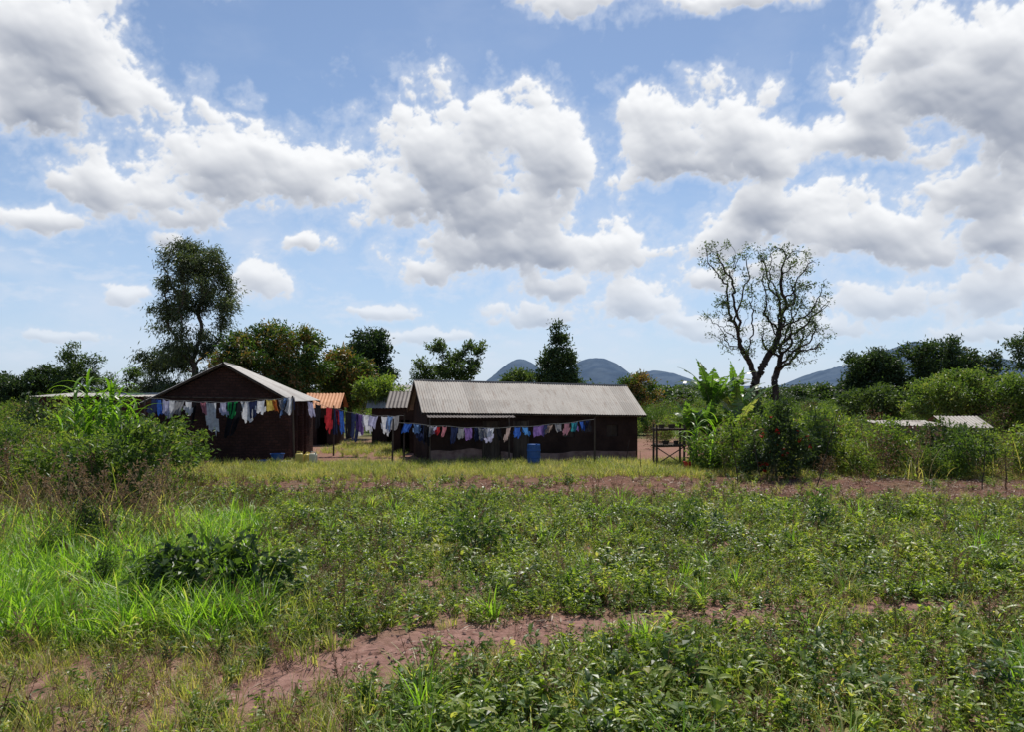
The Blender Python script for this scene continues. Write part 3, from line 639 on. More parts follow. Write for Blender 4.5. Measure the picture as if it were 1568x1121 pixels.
# masks
PL = np.array([(-2.7, 8.0), (-2.1, 8.7), (-1.1, 9.5), (.2, 10.05), (1.5, 10.4), (3.2, 10.9), (5.5, 11.1), (8.5, 11.6)]); PW = np.array([.35, .62, .88, .70, .5, .2, .3, .15])
def bare(x, y):
    best = np.full(len(x), 9.)
    for k in range(len(PL) - 1):
        a, b = PL[k], PL[k + 1]; ab = b - a; tt = np.clip(((x - a[0]) * ab[0] + (y - a[1]) * ab[1]) / (ab @ ab), 0, 1)
        dd = np.hypot(x - a[0] - ab[0] * tt, y - a[1] - ab[1] * tt) / (PW[k] * (1 - tt) + PW[k + 1] * tt); best = np.minimum(best, dd)
    b1 = np.clip(1.75 - best + (vn(x, y, .45, 21) - .5) * .7, 0, 1)
    wdt = 2.3 + .9 * np.clip(x / 8, -.5, 1.3)
    b2 = np.clip(1.6 - np.abs(y - 25.9 + .08 * np.clip(x, 0, 15) - (vn(x, y, 3, 9) - .5) * 2) / wdt, 0, 1) * (x > -10.5)
    b3 = np.clip((vn(x, y, 1.1, 15) + .5 * vn(x, y, .4, 16) - 1.2) * 3, 0, .7) * (y > 7)
    return np.maximum(np.maximum(b1, b3), b2 * (.78 + .3 * vn(x, y, .8, 14)))

x, y = grid(-22, 22, 4.5, 27.5, .175); b = bare(x, y); leftz = np.clip((-x - .33 * y + .3) * 1.0, 0, 1) * (y < 17)
lowl = np.clip((-x - .12 * y) * 1.2, 0, 1) * (y < 9.5)
dens = np.clip(1 - b, 0, 1) * (1 - .8 * np.maximum(leftz, lowl)) * np.clip(.35 + 1.5 * vn(x, y, 1.3, 31), 0, 1)
dens *= np.where((y > 22) & (x > 5), .6, 1)
k = R.random(len(x)) < dens; place('field_weeds', c_weed, x[k], y[k], .7, 1.3, .2, var=.55)
x, y = grid(-24, 22, 4.5, 34.2, .21); b = bare(x, y); leftz = np.clip((-x - .22 * y + .3), 0, 1) * (y < 12)
dens = np.clip(1.0 - b, .01, 1) * np.clip(vn(x, y, 1.6, 41) * np.where((y > 11) & (y < 24), .6, 1.0) + 1.4 * leftz + (y > 28) * .6, 0, 1)
k = R.random(len(x)) < dens; k &= ~((y > 33.4) & (x > -17) & (x < -10)); place('short_grass', c_fine, x[k], y[k], .6, 1.3, .15, var=.5)
x, y = grid(-22, -2, 9, 18, .21); lz = np.clip((-x - .32 * y + .2) * 1.4, 0, 1) * np.clip((y - 9.4) * 1.2, 0, 1)
k = R.random(len(x)) < lz * .9; xa, ya = x[k], y[k]; ml = np.full(len(xa), 1.15)
x, y = grid(-.8, 9, 5.5, 9.6, .36); k = (R.random(len(x)) < .9 * (vn(x, y, 1.4, 66) > .45)) & (bare(x, y) < .3); xa = np.append(xa, x[k]); ya = np.append(ya, y[k]); ml = np.append(ml, np.full(k.sum(), .95))
x, y = grid(-14, 14, 10, 22, .7); k = (R.random(len(x)) < .16) & (bare(x, y) < .3); xa = np.append(xa, x[k]); ya = np.append(ya, y[k]); ml = np.append(ml, np.full(k.sum(), .9))
place('tall_grass', c_tall, xa, ya, .5, 1.1, .15, mul=ml)
x, y = grid(-20, 20, 6, 28, .45); tl = np.exp(-((x + .42 * y) / 2.5) ** 2) * (y > 12)
k = R.random(len(x)) < (.30 + .8 * tl) * np.clip(1 - .8 * bare(x, y), 0, 1) * np.clip(.3 + 1.2 * vn(x, y, 2, 55), 0, 1); place('dry_stalks', c_dry, x[k], y[k], .4, .95, .25)
x, y = grid(-20, 22, 6, 30, .4); rt_ = np.clip((x - .18 * y) * .3, 0, 1) * np.exp(-((y - 24.5) / 2.6) ** 2)
k = R.random(len(x)) < np.clip(.14 + .9 * rt_ + .25 * bare(x, y) * (y > 20) + .12 * bare(x, y), 0, 1); place('dry_litter', c_lit, x[k], y[k], .5, 1.3, .08)
x, y = grid(-12, 12, 5.4, 20, .38); k = R.random(len(x)) < np.clip(1 - bare(x, y), 0, 1) * np.where((x < -1.3) & (y < 9.3), .03, 1) * (.12 + .5 * np.exp(-((x + .1) / 1.2) ** 2) * (y < 8.6) + .18 * (y < 9) + .35 * (vn(x, y, 2, 77) > .65))
place('broadleaf_herbs', c_herb, x[k], y[k], .5, 1.1, .2)
# thickets
xs_, ys_, ss = [], [], []
def addz(x, y, s): xs_.append(x); ys_.append(y); ss.append(s)
x, y = grid(-30, -6, 17, 34, .9, False); k = (x < -.475 * y + .2 + vn(x, y, 3, 61) - .5) & (x > -.72 * y - 3) & (R.random(len(x)) < .68) & ~((np.abs(x + 12.4) < 1.4) & (y < 23.5)); addz(x[k], y[k], (.6 + .9 * R.random(k.sum()) ** 1.3) * np.clip(.6 + (y[k] - 17) * .05, .6, 1.2))
x, y = grid(-14, -4, 12.5, 17, .9, False); k = (x < -.46 * y) & (R.random(len(x)) < .4); addz(x[k], y[k], .35 + .4 * R.random(k.sum()))
x, y = grid(6, 34, 28, 40, .9, False); k = (x > .235 * y + .6) & (x < .72 * y + 3) & (R.random(len(x)) < .75) & ~((x > 17.5) & (x < 27.0) & (y > 36)) & ~((x > 8) & (x < 10.8) & (y < 28.8)) & ~((x > 7) & (x < 10.8) & (y < 35) & (y > 31.5)); sz = .55 + 1.15 * R.random(k.sum()) ** 1.5; sz = np.where((x[k] > 16.5) & (x[k] < 24) & (y[k] > 31), np.minimum(sz, .85), sz); addz(x[k], y[k], sz)
x, y = grid(-55, 55, 42, 92, 1.9, False); k = (np.abs(x) < .72 * y + 3) & (R.random(len(x)) < .6) & ~((x > -14) & (x < -3.5) & (y < 56)) & ~((x > 18) & (x < 27.5) & (y < 46)) & ~((x > -31) & (x < -20) & (y < 52)); addz(x[k], y[k], .7 + .9 * R.random(k.sum()))
x = np.concatenate(xs_); y = np.concatenate(ys_); s = np.concatenate(ss); n = len(x)
sv = np.stack([s, s, s * R.uniform(.85, 1.25, n)], 1); rot = np.stack([R.normal(size=n) * .12, R.normal(size=n) * .12, R.random(n) * 6.283], 1)
scatter('thicket', c_shr, np.stack([x, y, gz(x, y)], 1), rot, sv, R.integers(0, 8, n))
xa, ya = [], []
x, y = grid(-30, -6, 14, 34, .55, False); k = (x < -.44 * y) & (x > -.75 * y - 2) & (R.random(len(x)) < .6); xa.append(x[k]); ya.append(y[k])
x, y = grid(6, 32, 27.5, 36, .8, False); k = (x > .23 * y + .7) & (x < .75 * y + 2) & (R.random(len(x)) < .3); xa.append(x[k]); ya.append(y[k])
place('reeds', c_reed, np.concatenate(xa), np.concatenate(ya), .45, 1.25, .2)
x, y = grid(-10, -5.2, 37.5, 47, .3, False); k = R.random(len(x)) < .75 * (vn(x, y, 1.5, 88) > .35); x2, y2 = grid(4, 14, 33, 36, .4, False); k2 = x2 > 6.4
place('yard_grass', c_fine, np.append(x[k], x2[k2]), np.append(y[k], y2[k2]), .7, 1.3, .1)
n = 1500; x = R.uniform(-1, 1, n); y = 95 + 520 * R.random(n) ** 1.3; x = x * .75 * y; s = R.uniform(1.4, 2.6, n) * np.clip(vn(x, y, 60, 13) * 1.5, .5, 1.3) * (1 + y / 600)
scatter('distant_trees', c_dt, np.stack([x, y, x * 0 - .3], 1), np.stack([x * 0, x * 0, R.random(n) * 6.28], 1), np.stack([s * 1.5, s * 1.5, s], 1), R.integers(0, 4, n))

# ------------------------------------------------------------------ houses
def corr(mb, p00, p10, p01, p11, n, per_m, amp, rows=6, mat=0):
    p00, p10, p01, p11 = [np.array(q, float) for q in (p00, p10, p01, p11)]
    u = np.linspace(0, 1, n); v = np.linspace(0, 1, rows)
    nn = norm(np.cross(p10 - p00, p01 - p00)); Ln = np.linalg.norm(p10 - p00)
    U, Vv = np.meshgrid(u, v)
    Pp = (p00 * (1 - U[..., None]) + p10 * U[..., None]) * (1 - Vv[..., None]) + (p01 * (1 - U[..., None]) + p11 * U[..., None]) * Vv[..., None]
    dev = .03 * (vn(U * Ln, Vv * 3, 1.1, 3) - .5)
    Pp = Pp + nn * (amp * np.sin(U * Ln * per_m * 2 * math.pi) + dev)[..., None]
    i = np.arange(n - 1)[None] + (np.arange(rows - 1) * n)[:, None]
    F = np.stack([i, i + 1, i + n + 1, i + n], -1).reshape(-1, 4)
    sh = np.floor(u[:-1] * Ln / .75).astype(int); tn = .5 + (h2(sh, sh * 0 + 3, 5) - .5) * .8
    rowt = (np.arange(rows - 1) >= (rows - 1) // 2) * .2
    mb.add(Pp.reshape(-1, 3), F, (tn[None] + rowt[:, None]).ravel(), mat)

# mud house (right)
ang = math.radians(15); H = empty('mud_house', (-3.80, 34.42, 0), ang); Lw = 10.2; Dw = 4.5
hzf = lambda x: 2.42 - .2 * x / 10.2
mb = MB()
ops = [(2.55, 3.35, 1.85), (4.0, 4.75, 1.85)]; wins = [(6.4, 7.0, 1.05, 1.6), (8.6, 9.2, 1.05, 1.6)]
segs = [0, 2.55, 3.35, 4.0, 4.75, 6.4, 7.0, 8.6, 9.2, 10.2]
for a, b in zip(segs[:-1], segs[1:]):
    o = [q for q in ops if q[0] == a]; wv = [q for q in wins if q[0] == a]
    if o: box(mb, a, b, 0, .22, o[0][2], hzf(a), z1b=hzf(b))
    elif wv: box(mb, a, b, 0, .22, -.2, wv[0][2]); box(mb, a, b, 0, .22, wv[0][3], hzf(a), z1b=hzf(b))
    else: box(mb, a, b, 0, .22, -.2, hzf(a), z1b=hzf(b))
for x0, x1, zt, zr in ((0, .22, 2.40, 3.62), (Lw - .22, Lw, 2.2, 3.42)):
    V = []
    for xx in (x0, x1): V += [[xx, .222, -.2], [xx, Dw, -.2], [xx, Dw, zt], [xx, 2.25, zr], [xx, .222, zt]]
    mb.add(V, [[0, 1, 2, 3, 4][::-1], [5, 6, 7, 8, 9]]); mb.add(V, [[i, (i + 1) % 5, (i + 1) % 5 + 5, i + 5] for i in range(5)])
box(mb, .222, Lw - .222, Dw - .22, Dw, -.2, 2.38, z1b=2.2)
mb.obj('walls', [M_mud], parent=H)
mb = MB()
def plinth(x0, x1, h0, y=-.05):
    n = 14; xx = np.linspace(x0, x1, n)
    for a, b in zip(xx[:-1], xx[1:]): box(mb, a, b, y, -.004, -.2, h0 + .14 * (float(vn(a, 0, .5, 3)) - .5), z1b=h0 + .14 * (float(vn(b, 0, .5, 3)) - .5))
plinth(.1, 2.5, .55); plinth(4.8, 10.1, .36, -.07); plinth(3.4, 3.95, .4)
mb.obj('plinth', [M_plinth], parent=H)
mb = MB()
for a, b, zt in ops:
    for k in range(4): box(mb, a + .03 + k * (b - a - .06) / 4, a + .02 + (k + 1) * (b - a - .06) / 4, .10, .14, 0, zt - .02, tint=.3 + .15 * k)
    box(mb, a + .002, a + .05, .02, .09, 0, zt - .002); box(mb, b - .05, b - .002, .02, .09, 0, zt - .002)
for a, b, z0, z1 in wins: box(mb, a, b, .1, .14, z0, z1, tint=.2); box(mb, (a + b) / 2 - .02, (a + b) / 2 + .02, .06, .098, z0, z1)
mb.obj('doors_and_shutters', [M_wood], parent=H)
mb = MB()
e0, e1 = -.3, 10.5
fl = (e0, -.38, 2.27); fr = (e1, -.38, 2.07); rl = (e0, 2.25, 3.74); rr = (e1 + .12, 2.25, 3.5); bl = (e0, 4.95, 2.25); br = (e1, 4.95, 2.05)
corr(mb, fl, fr, rl, rr, 700, 1 / .12, .009); corr(mb, br, bl, rr, rl, 700, 1 / .12, .009)
tubes(mb, [(e0, 2.25, 3.745)], [(e1 + .12, 2.25, 3.505)], .05, .05, 6)
mb.obj('roof', [M_roof], parent=H, smooth=False)
mb = MB()
for (p, q) in ((fl, rl), (rl, bl), (fr, rr), (rr, br)):
    p = np.array(p) - [0, 0, .075]; q = np.array(q) - [0, 0, .075]; s = .04 if p[0] < 0 else -.04; tubes(mb, [p + [s, 0, 0]], [q + [s, 0, 0]], .045, .045, 4)
for k in range(12):
    xx = .1 + k * .93; zt = 2.27 - .2 * (xx + .3) / 10.8; tubes(mb, [(xx, -.34, zt - .06)], [(xx, .3, zt + .30)], .035, .035, 4)
tubes(mb, [(e0 + .05, -.30, 2.20)], [(e1 - .05, -.30, 2.0)], .03, .03, 4)
for xx in (.0, 3.6): tubes(mb, [(xx, -.75, -.1)], [(xx, -.75, 2.06)], .04, .035, 6)
mb.obj('roof_timbers', [M_wood], parent=H)
mb = MB(); corr(mb, (-.1, -.85, 2.06), (3.9, -.85, 2.02), (-.1, -.1, 2.2), (3.9, -.1, 2.15), 200, 1 / .15, .012, 3); mb.obj('porch_sheet', [M_roofd], parent=H)
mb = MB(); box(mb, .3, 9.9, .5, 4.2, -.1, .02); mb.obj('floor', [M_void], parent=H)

# brick house (left)
H = empty('brick_house', (-16.0, 34.5, 0), math.radians(13)); W_ = 5.65; D_ = 4.8; rx = 2.9; SX = .22
mb = MB()
for y0, y1 in ((0, .22), (D_ - .22, D_)):
    V = []
    for yy in (y0, y1): V += [[0, yy, -.2], [W_ + SX * yy, yy, -.2], [W_ + SX * yy, yy, 2.8], [rx, yy, 4.36], [0, yy, 2.85]]
    mb.add(V, [[0, 1, 2, 3, 4], [5, 6, 7, 8, 9][::-1]]); mb.add(V, [[i, (i + 1) % 5, (i + 1) % 5 + 5, i + 5][::-1] for i in range(5)])
for a, b in ((.222, 1.4), (2.2, 3.2), (3.9, D_ - .222)): box(mb, W_ - .22, W_, a, b, -.2, 2.78, sx=SX)
box(mb, W_ - .22, W_, 1.4, 2.2, 2.0, 2.78, sx=SX); box(mb, W_ - .22, W_, 3.2, 3.9, 1.9, 2.78, sx=SX); box(mb, W_ - .22, W_, 3.2, 3.9, -.2, .95, sx=SX)
box(mb, 0, .22, .222, D_ - .222, -.2, 2.85)
for a in (.0, 1.2, 2.25, 3.0): box(mb, W_ + .002, W_ + .13, a, a + .16, -.2, 2.6, sx=SX)
mb.obj('walls', [M_brick], parent=H)
mb = MB(); box(mb, W_ - .14, W_ - .1, 1.4, 2.2, 0, 1.98, sx=SX); box(mb, W_ - .14, W_ - .1, 3.2, 3.9, .97, 1.88, sx=SX)
mb.obj('door_and_shutter', [M_wood], parent=H)
mb = MB(); ya, yb = -.42, D_ + .3
lf = (-.65, ya, 2.66); lb = (-.65, yb, 2.66); rf = (W_ + .3, ya, 2.74); rb = (W_ + .3 + SX * yb, yb, 2.72); tf = (rx, ya, 4.52); tb = (rx, yb, 4.52)
corr(mb, rf, rb, tf, tb, 320, 1 / .15, .012); corr(mb, lb, lf, tb, tf, 320, 1 / .15, .012)
tubes(mb, [tf], [tb], .05, .05, 6)
mb.obj('roof', [M_roofb], parent=H)
mb = MB()
for q in (lf, rf): tubes(mb, [np.array(tf) + [0, .03, -.08]], [np.array(q) + [0, .03, -.08]], .045, .045, 4)
for q in (lb, rb): tubes(mb, [np.array(tb) + [0, -.03, -.08]], [np.array(q) + [0, -.03, -.08]], .045, .045, 4)
tubes(mb, [(.1, -.12, 2.95)], [(W_ - .1, -.12, 2.85)], .03, .03, 4)
mb.obj('barge_boards', [M_wood], parent=H)

def shed(name, x0, x1, y0, y1, zf, zb, wallm, roofm, oh=.3, gable=False):
    H = empty(name, (x0, y0, 0)); W_ = x1 - x0; D_ = y1 - y0; mb = MB()
    nW = max(2, int(W_ / 2)); xs = np.linspace(0, W_, 2 * nW)
    for k, (a, b) in enumerate(zip(xs[:-1], xs[1:])):
        if k % 3 == 1: box(mb, a, b, 0, .2, min(1.7, zf * .7), zf - .03)
        else: box(mb, a, b, 0, .2, -.2, zf - .03)
    box(mb, 0, .2, .202, D_, -.2, min(zf, zb) - .04); box(mb, W_ - .2, W_, .202, D_, -.2, min(zf, zb) - .04); box(mb, .202, W_ - .202, D_ - .2, D_, -.2, zb - .03)
    if gable:
        zr = gable
        for xx in (0, W_ - .2):
            V = [[xx, 0, zf], [xx, D_, zb], [xx, D_ / 2, zr], [xx + .2, 0, zf], [xx + .2, D_, zb], [xx + .2, D_ / 2, zr]]
            mb.add(V, [[0, 2, 1], [3, 4, 5]]); mb.add(V, [[0, 3, 5, 2], [1, 2, 5, 4]])
    mb.obj('walls', [wallm], parent=H); mb = MB()
    n = int(W_ * 30)
    if gable:
        corr(mb, (-oh, -oh, zf - .1), (W_ + oh, -oh, zf - .1), (-oh, D_ / 2, gable + .05), (W_ + oh, D_ / 2, gable + .05), n, 5, .015)
        corr(mb, (W_ + oh, D_ + oh, zb - .1), (-oh, D_ + oh, zb - .1), (W_ + oh, D_ / 2, gable + .05), (-oh, D_ / 2, gable + .05), n, 5, .015)
    else: corr(mb, (-oh, -oh, zf), (W_ + oh, -oh, zf), (-oh, D_ + oh, zb), (W_ + oh, D_ + oh, zb), n, 5, .015)
    mb.obj('roof', [roofm], parent=H)
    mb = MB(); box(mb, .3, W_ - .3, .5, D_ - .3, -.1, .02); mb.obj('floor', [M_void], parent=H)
    return H
shed('long_shed', -28.4, -20.5, 46, 50, 2.9, 3.1, M_brick, M_roofb, .35)
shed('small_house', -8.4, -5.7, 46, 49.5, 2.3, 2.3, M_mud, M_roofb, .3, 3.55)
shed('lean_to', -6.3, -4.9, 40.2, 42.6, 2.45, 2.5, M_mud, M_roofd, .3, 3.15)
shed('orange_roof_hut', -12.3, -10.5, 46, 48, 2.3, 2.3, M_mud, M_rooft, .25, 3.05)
shed('low_shed', 20.2, 23.2, 41.5, 43.4, 1.36, 1.56, M_plinth, M_roof, .25)
shed('low_shed', 24.3, 26.2, 42.5, 45, 1.3, 1.3, M_mud, M_roof, .3, 1.75)

# ------------------------------------------------------------------ clotheslines
fab = {}
def fabric(c):
    if c in fab: return fab[c]
    m, t, out = newmat('fabric')
    co_ = t.n('ShaderNodeTexCoord').outputs['Object']; nz = t.noise(co_, 7, 3)
    col = t.mix(t.mr(nz, .35, .65), tuple(q * .72 for q in c) + (1,), (*c, 1))
    p = principled(t, col, .9, .1); tr = t.n('ShaderNodeBsdfTranslucent'); t.L.new(col, tr.inputs[0])
    mx = t.n('ShaderNodeMixShader'); mx.inputs[0].default_value = .4; t.L.new(p, mx.inputs[1]); t.L.new(tr.outputs[0], mx.inputs[2]); t.L.new(mx.outputs[0], out.inputs[0])
    fab[c] = m; return m
WH = (.75, .76, .8); NV = (.03, .04, .10); BL = (.05, .14, .5); LB = (.25, .4, .7); RD = (.5, .04, .05); PK = (.6, .25, .3); GR = (.04, .4, .12); YE = (.65, .5, .12); GY = (.3, .3, .32); BK = (.02, .02, .025); PU = (.25, .15, .4); TE = (.05, .3, .35); OR = (.6, .2, .06); LV = (.5, .5, .7)
def garment(par, P0, P1, h, kind, c, back=0.):
    P0 = np.array(P0); P1 = np.array(P1); n = 14; m_ = 12; U, V = np.meshgrid(np.linspace(0, 1, n), np.linspace(0, 1, m_))
    ph = R.random() * 6; slant = R.normal() * .10; wid = 1 - .22 * V * R.random(); bunch = R.uniform(.02, .07)
    uu = (.5 + (U - .5) * wid)[..., None]
    X = P0[None, None] * (1 - uu) + P1[None, None] * uu
    X = X + np.stack([slant * V + .03 * V * np.sin(V * 5 + ph), back * V + .07 * V * np.sin(U * 9 + ph) + .03 * np.sin(U * 17 + ph), -h * V * (1 + .10 * np.sin(U * 4 + ph) + .05 * np.sin(U * 11 + ph)) - bunch * np.sin(math.pi * U) * (1 - V)], -1)
    i = np.arange(n - 1)[None] + (np.arange(m_ - 1) * n)[:, None]; F = np.stack([i, i + n, i + n + 1, i + 1], -1)
    uc = (np.arange(n - 1) + .5) / (n - 1); vc = (np.arange(m_ - 1) + .5) / (m_ - 1); UU, VV = np.meshgrid(uc, vc)
    keep = np.ones_like(UU, bool)
    if kind == 's':   # pegged by the hem: body above, sleeves hanging lower
        keep = (np.abs(UU - .5) < .33) | ((VV > .45) & (VV < .85)); keep &= ~((np.abs(UU - .5) < .08) & (VV > .93))
    if kind == 't': keep = ~((np.abs(UU - .5) < .07) & (VV > .3))
    mb = MB(); mb.add(X.reshape(-1, 3), F[keep].reshape(-1, 4)); mb.obj({'s': 'shirt', 't': 'trousers', 'r': 'cloth'}[kind], [fabric(c)], parent=par, smooth=True)
def line(pts, items, posts, ws=1.2, hs=1.15, extra=.35):
    p = empty('clothesline'); pts = [np.array(q, float) for q in pts]; seg = []
    mb = MB()
    for a, b in zip(pts[:-1], pts[1:]):
        k = np.linspace(0, 1, 14); sag = .05 * np.linalg.norm(b - a) * .3
        L = a + (b - a) * k[:, None]; L[:, 2] -= sag * 4 * k * (1 - k) + .02 * np.sin(k * 19); tubes(mb, L[:-1], L[1:], .008, .008, 4); seg += list(L)
    mb.obj('rope', [M_rope], parent=p)
    mb = MB()
    for q in posts: tubes(mb, [[q[0], q[1], -.2]], [[q[0] + R.normal() * .04, q[1], q[2]]], .045, .035, 6, caps=True)
    if posts: mb.obj('posts', [M_wood], parent=p)
    seg = np.array(seg)
    def put(xc, wd, h, kind, c, back):
        g0 = [np.interp(xc - wd / 2, seg[:, 0], seg[:, q]) for q in range(3)]; g1 = [np.interp(xc + wd / 2, seg[:, 0], seg[:, q]) for q in range(3)]
        g0[1] += back * .3; g1[1] += back * .3
        garment(p, g0, g1, h, kind, c, back)
    for (xc, wd, h, kind, c) in items:
        put(xc + R.normal() * .04, wd * ws * R.uniform(.75, 1.35), h * hs * R.uniform(.8, 1.3), kind, c, 0)
        if R.random() < extra:
            put(xc + R.uniform(-.22, .22), R.uniform(.25, .5), h * R.uniform(.9, 1.5), 'rst'[int(R.integers(0, 3))], [BK, NV, GY, WH, LV, PU, (.3, .16, .1), NV][int(R.integers(0, 8))], .12)
def U(u, Y): return (u - 784) / 1176 * Y
line([(-16.1, 33.6, 2.95), (-13.0, 33.7, 2.72), (-9.75, 34.4, 2.95)],
  [(U(u, 33.8), wd, h, k, c) for u, wd, h, k, c in [(238, .35, .75, 's', NV), (248, .3, .7, 's', BL), (256, .2, .6, 'r', LV), (265, .3, .72, 's', WH), (278, .3, .6, 'r', GY), (291, .32, .5, 's', WH), (299, .15, .7, 't', BK), (311, .2, .45, 'r', PK), (325, .5, 1.0, 's', WH),
   (341, .35, .5, 's', LV), (357, .3, .55, 'r', GR), (371, .35, .6, 's', WH), (366, .5, 1.0, 't', BK), (384, .25, .7, 't', NV), (396, .35, .55, 's', WH), (408, .25, .5, 'r', YE), (415, .15, .45, 'r', OR), (424, .25, .5, 's', GY), (433, .15, .6, 'r', LB), (440, .18, .5, 'r', WH)]],
  [(-16.1, 33.6, 3.0), (-9.75, 34.4, 3.0)])
line([(-10.3, 38.4, 2.75), (-7.5, 38.2, 2.05), (-5.3, 37.8, 2.0)],
  [(U(u, 38.2), wd, h, k, c) for u, wd, h, k, c in [(474, .4, .55, 's', LV), (488, .2, .9, 't', BK), (503, .3, 1.0, 's', RD), (513, .3, 1.15, 't', NV), (517, .2, .7, 'r', RD), (524, .25, .9, 's', BL), (534, .3, 1.0, 't', BK), (543, .3, .9, 't', NV), (551, .3, .7, 'r', PU), (559, .35, .7, 's', WH), (574, .45, .62, 'r', LV), (589, .5, .65, 's', WH), (601, .25, .5, 'r', LB)]],
  [(-8.9, 38.3, 2.5), (-5.3, 37.8, 2.1)])
line([(-5.2, 33.3, 1.9), (-1.0, 33.2, 1.62), (3.6, 33.4, 1.98)],
  [(U(u, 33.2), wd, h, k, c) for u, wd, h, k, c in [(624, .35, .35, 'r', BL), (638, .28, .4, 's', LB), (650, .2, .6, 't', BK), (660, .3, .35, 'r', GY), (671, .25, .35, 's', RD), (681, .22, .32, 'r', PK), (694, .3, .5, 't', NV), (707, .25, .45, 's', GY), (718, .25, .4, 'r', PU), (729, .25, .42, 's', NV), (740, .3, .5, 't', GY), (752, .25, .4, 'r', WH), (764, .22, .5, 't', BK), (779, .28, .42, 's', (.55, .42, .38)), (793, .3, .4, 's', BL), (806, .32, .38, 's', (.1, .3, .65)), (828, .3, .4, 'r', PU), (842, .3, .4, 's', (.4, .3, .25)), (855, .25, .35, 'r', GY), (868, .3, .35, 's', (.4, .2, .25)), (881, .25, .4, 'r', TE), (891, .2, .35, 's', BL), (900, .15, .4, 't', NV)]],
  [(-5.2, 33.3, 2.0), (3.6, 33.4, 2.05)], ws=1.15, hs=1.1, extra=.4)

# ------------------------------------------------------------------ yard objects
def lathe(mb, prof, c, n=20, mat=0):
    an = np.arange(n) * 2 * math.pi / n; V = np.array([[c[0] + r * math.cos(a), c[1] + r * math.sin(a), c[2] + z] for r, z in prof for a in an])
    F = [[k * n + i, k * n + (i + 1) % n, (k + 1) * n + (i + 1) % n, (k + 1) * n + i] for k in range(len(prof) - 1) for i in range(n)]
    mb.add(V, F, .5, mat)
M_blue = plain('blue_plastic', (.02, .08, .24), (.03, .11, .33), 3, .45, .4, bs=.05)
M_red = plain('red_plastic', (.5, .04, .03), (.6, .07, .04), 3, .4, .5, bs=.05)
M_yel = plain('yellow_plastic', (.55, .42, .08), (.68, .55, .15), 3, .45, .5, bs=.05)
M_crm = plain('cream_plastic', (.6, .55, .38), (.7, .66, .5), 3, .45, .5, bs=.05)
mb = MB(); lathe(mb, [(.0, 0), (.27, 0), (.29, .03), (.29, .28), (.305, .30), (.305, .33), (.29, .35), (.29, .58), (.305, .60), (.305, .63), (.29, .65), (.285, .86), (.27, .89), (.25, .87), (.0, .87)], (0, 0, 0)); lathe(mb, [(.04, .87), (.04, .91), (0, .91)], (.12, 0, 0), 8)
mb.obj('plastic_drum', [M_blue], smooth=False, loc=(.95, 33.6, 0))
def jerry(x, y, m, rz, h=.5):
    mb = MB(); w_, d_ = .17, .11
    prof = [(.9, 0), (1, .03), (1, h * .72), (.9, h * .8), (.55, h * .86), (.0, h * .86)]
    n = 16; V = []
    for s, z in prof:
        for k in range(n):
            a = 2 * math.pi * k / n; ca, sa = math.cos(a), math.sin(a); V.append([w_ * s * np.sign(ca) * abs(ca) ** .4, d_ * s * np.sign(sa) * abs(sa) ** .4, z])
    mb.add(V, [[k * n + i, k * n + (i + 1) % n, (k + 1) * n + (i + 1) % n, (k + 1) * n + i] for k in range(len(prof) - 1) for i in range(n)])
    tubes(mb, [(-.1, 0, h * .8), (-.1, 0, h * .97), (.04, 0, h * .97)], [(-.1, 0, h * .97), (.04, 0, h * .97), (.06, 0, h * .84)], .018, .018, 6)
    tubes(mb, [(.12, 0, h * .8)], [(.12, 0, h * .95)], .03, .03, 8, caps=True)
    o = mb.obj('jerrycan', [m], smooth=False, loc=(x, y, 0)); o.rotation_euler = (0, 0, rz)
jerry(-9.25, 33.4, M_yel, .3, .6); jerry(-8.95, 33.6, M_yel, 1.2, .55); jerry(-8.62, 33.3, M_crm, -.3, .6)
def basin(x, y, m, r, h):
    mb = MB(); lathe(mb, [(0, .0), (r * .7, 0), (r, h), (r * 1.08, h + .01), (r * .96, h), (r * .68, .03), (0, .03)], (0, 0, 0)); mb.obj('wash_basin', [m], loc=(x, y, .02))
basin(-10.35, 33.9, M_blue, .3, .42); basin(-10.9, 33.6, M_blue, .24, .16); basin(7.25, 31.6, M_red, .2, .28); basin(-9.8, 33.3, M_crm, .2, .14)
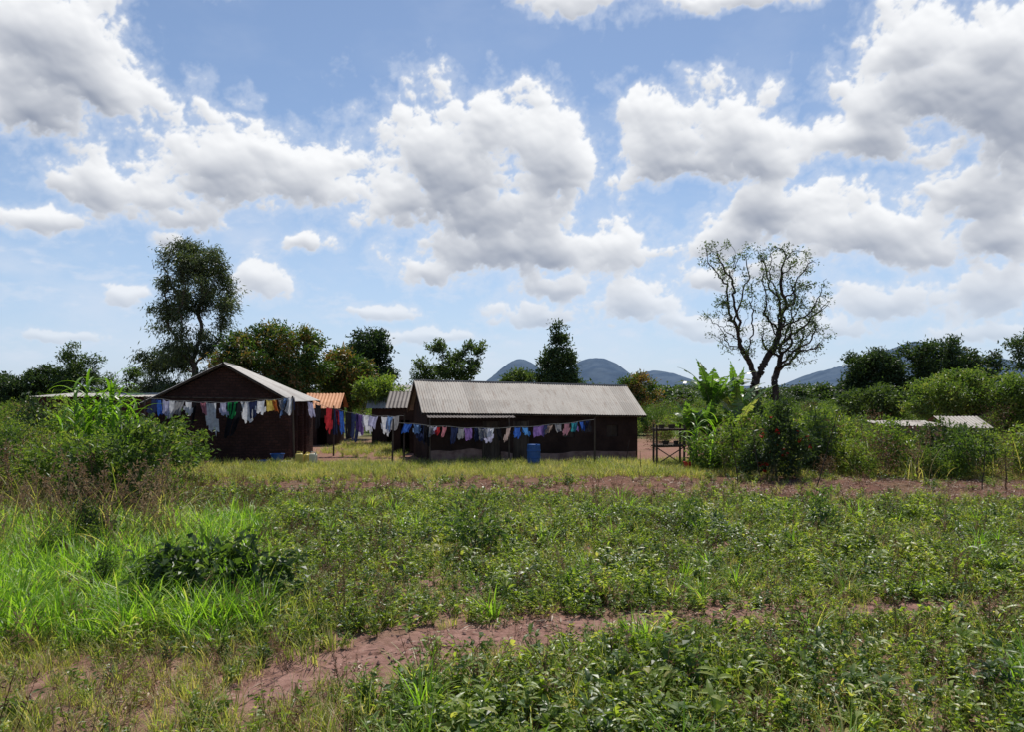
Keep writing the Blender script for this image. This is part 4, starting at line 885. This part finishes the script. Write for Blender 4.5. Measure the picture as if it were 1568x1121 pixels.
# drying rack: four posts, two slatted shelves with dishes
mb = MB(); X0, X1, Y0, Y1 = 0, 1.15, 0, .8
for a in (X0, X1):
    for b in (Y0, Y1): tubes(mb, [(a, b, -.1)], [(a + R.normal() * .03, b, 1.78)], .05, .045, 6, caps=True)
for z in (.85, 1.55):
    for b in (Y0, Y1): tubes(mb, [(X0 - .1, b, z)], [(X1 + .1, b, z + .03)], .035, .035, 5)
    for k in range(14): tubes(mb, [(X0 + k * .088, Y0 - .1, z + .05)], [(X0 + k * .088, Y1 + .1, z + .05)], .03, .03, 5)
tubes(mb, [(X0, Y0, .1)], [(X1, Y0, .85)], .025, .025, 5); tubes(mb, [(X1, Y1, .1)], [(X0, Y1, .85)], .025, .025, 5)
for (a, b, zz, r_) in [(.25, .3, 1.62, .14), (.7, .35, 1.62, .17), (.45, .4, .92, .16), (.9, .4, .92, .12)]: lathe(mb, [(0, 0), (r_ * .7, 0), (r_, .16), (r_ * .93, .16), (r_ * .6, .02), (0, .02)], (a, b, zz), 14)
mb.obj('wooden_drying_rack', [M_wood], loc=(6.15, 32.6, 0))
# sticks
mb = MB()
for (x, y, h, lx) in [(4.9, 32.6, 1.2, .05), (5.1, 30.2, .9, -.03), (9.8, 24.8, 2.6, .7), (7.8, 26.5, 2.3, -.3), (8.5, 26.2, 1.9, -.25), (15.0, 24.5, 1.8, .05), (15.6, 24.2, 1.4, -.1), (-4.7, 33.0, 1.5, .05)]:
    p0 = np.array([x, y, -.05])
    for k in range(5):
        p1 = p0 + [lx / 5 + R.normal() * .02, R.normal() * .02, h / 5]; tubes(mb, [p0], [p1], .022 - .003 * k, .022 - .003 * (k + 1), 5)
        if k > 1 and h > 1.5: tubes(mb, [p1], [p1 + [R.normal() * .2, R.normal() * .1, .3]], .008, .004, 4)
        p0 = p1
mb.obj('dry_sticks', [M_barkd])
# clods and stones on the path
mb = MB(); n = 420; tt = R.random(n) * (len(PL) - 1.001); k = tt.astype(int); f = (tt - k)[:, None]; C = PL[k] * (1 - f) + PL[k + 1] * f + R.normal(size=(n, 2)) * .45
for (x, y) in C:
    r = .008 + .03 * R.random() ** 3; z = float(gz(x, y)); V = np.array([[0, 0, 1], [1, 0, .2], [.3, .95, .1], [-.8, .6, .3], [-.8, -.6, .1], [.3, -.95, .3]]) * r * R.uniform(.6, 1.3, (6, 3)) + [x, y, z]
    mb.add(V, [[0, 1, 2], [0, 2, 3], [0, 3, 4], [0, 4, 5], [0, 5, 1]])
mb.obj('soil_clods', [plain('soil_clod', (.16, .09, .07), (.28, .17, .14), 9)])
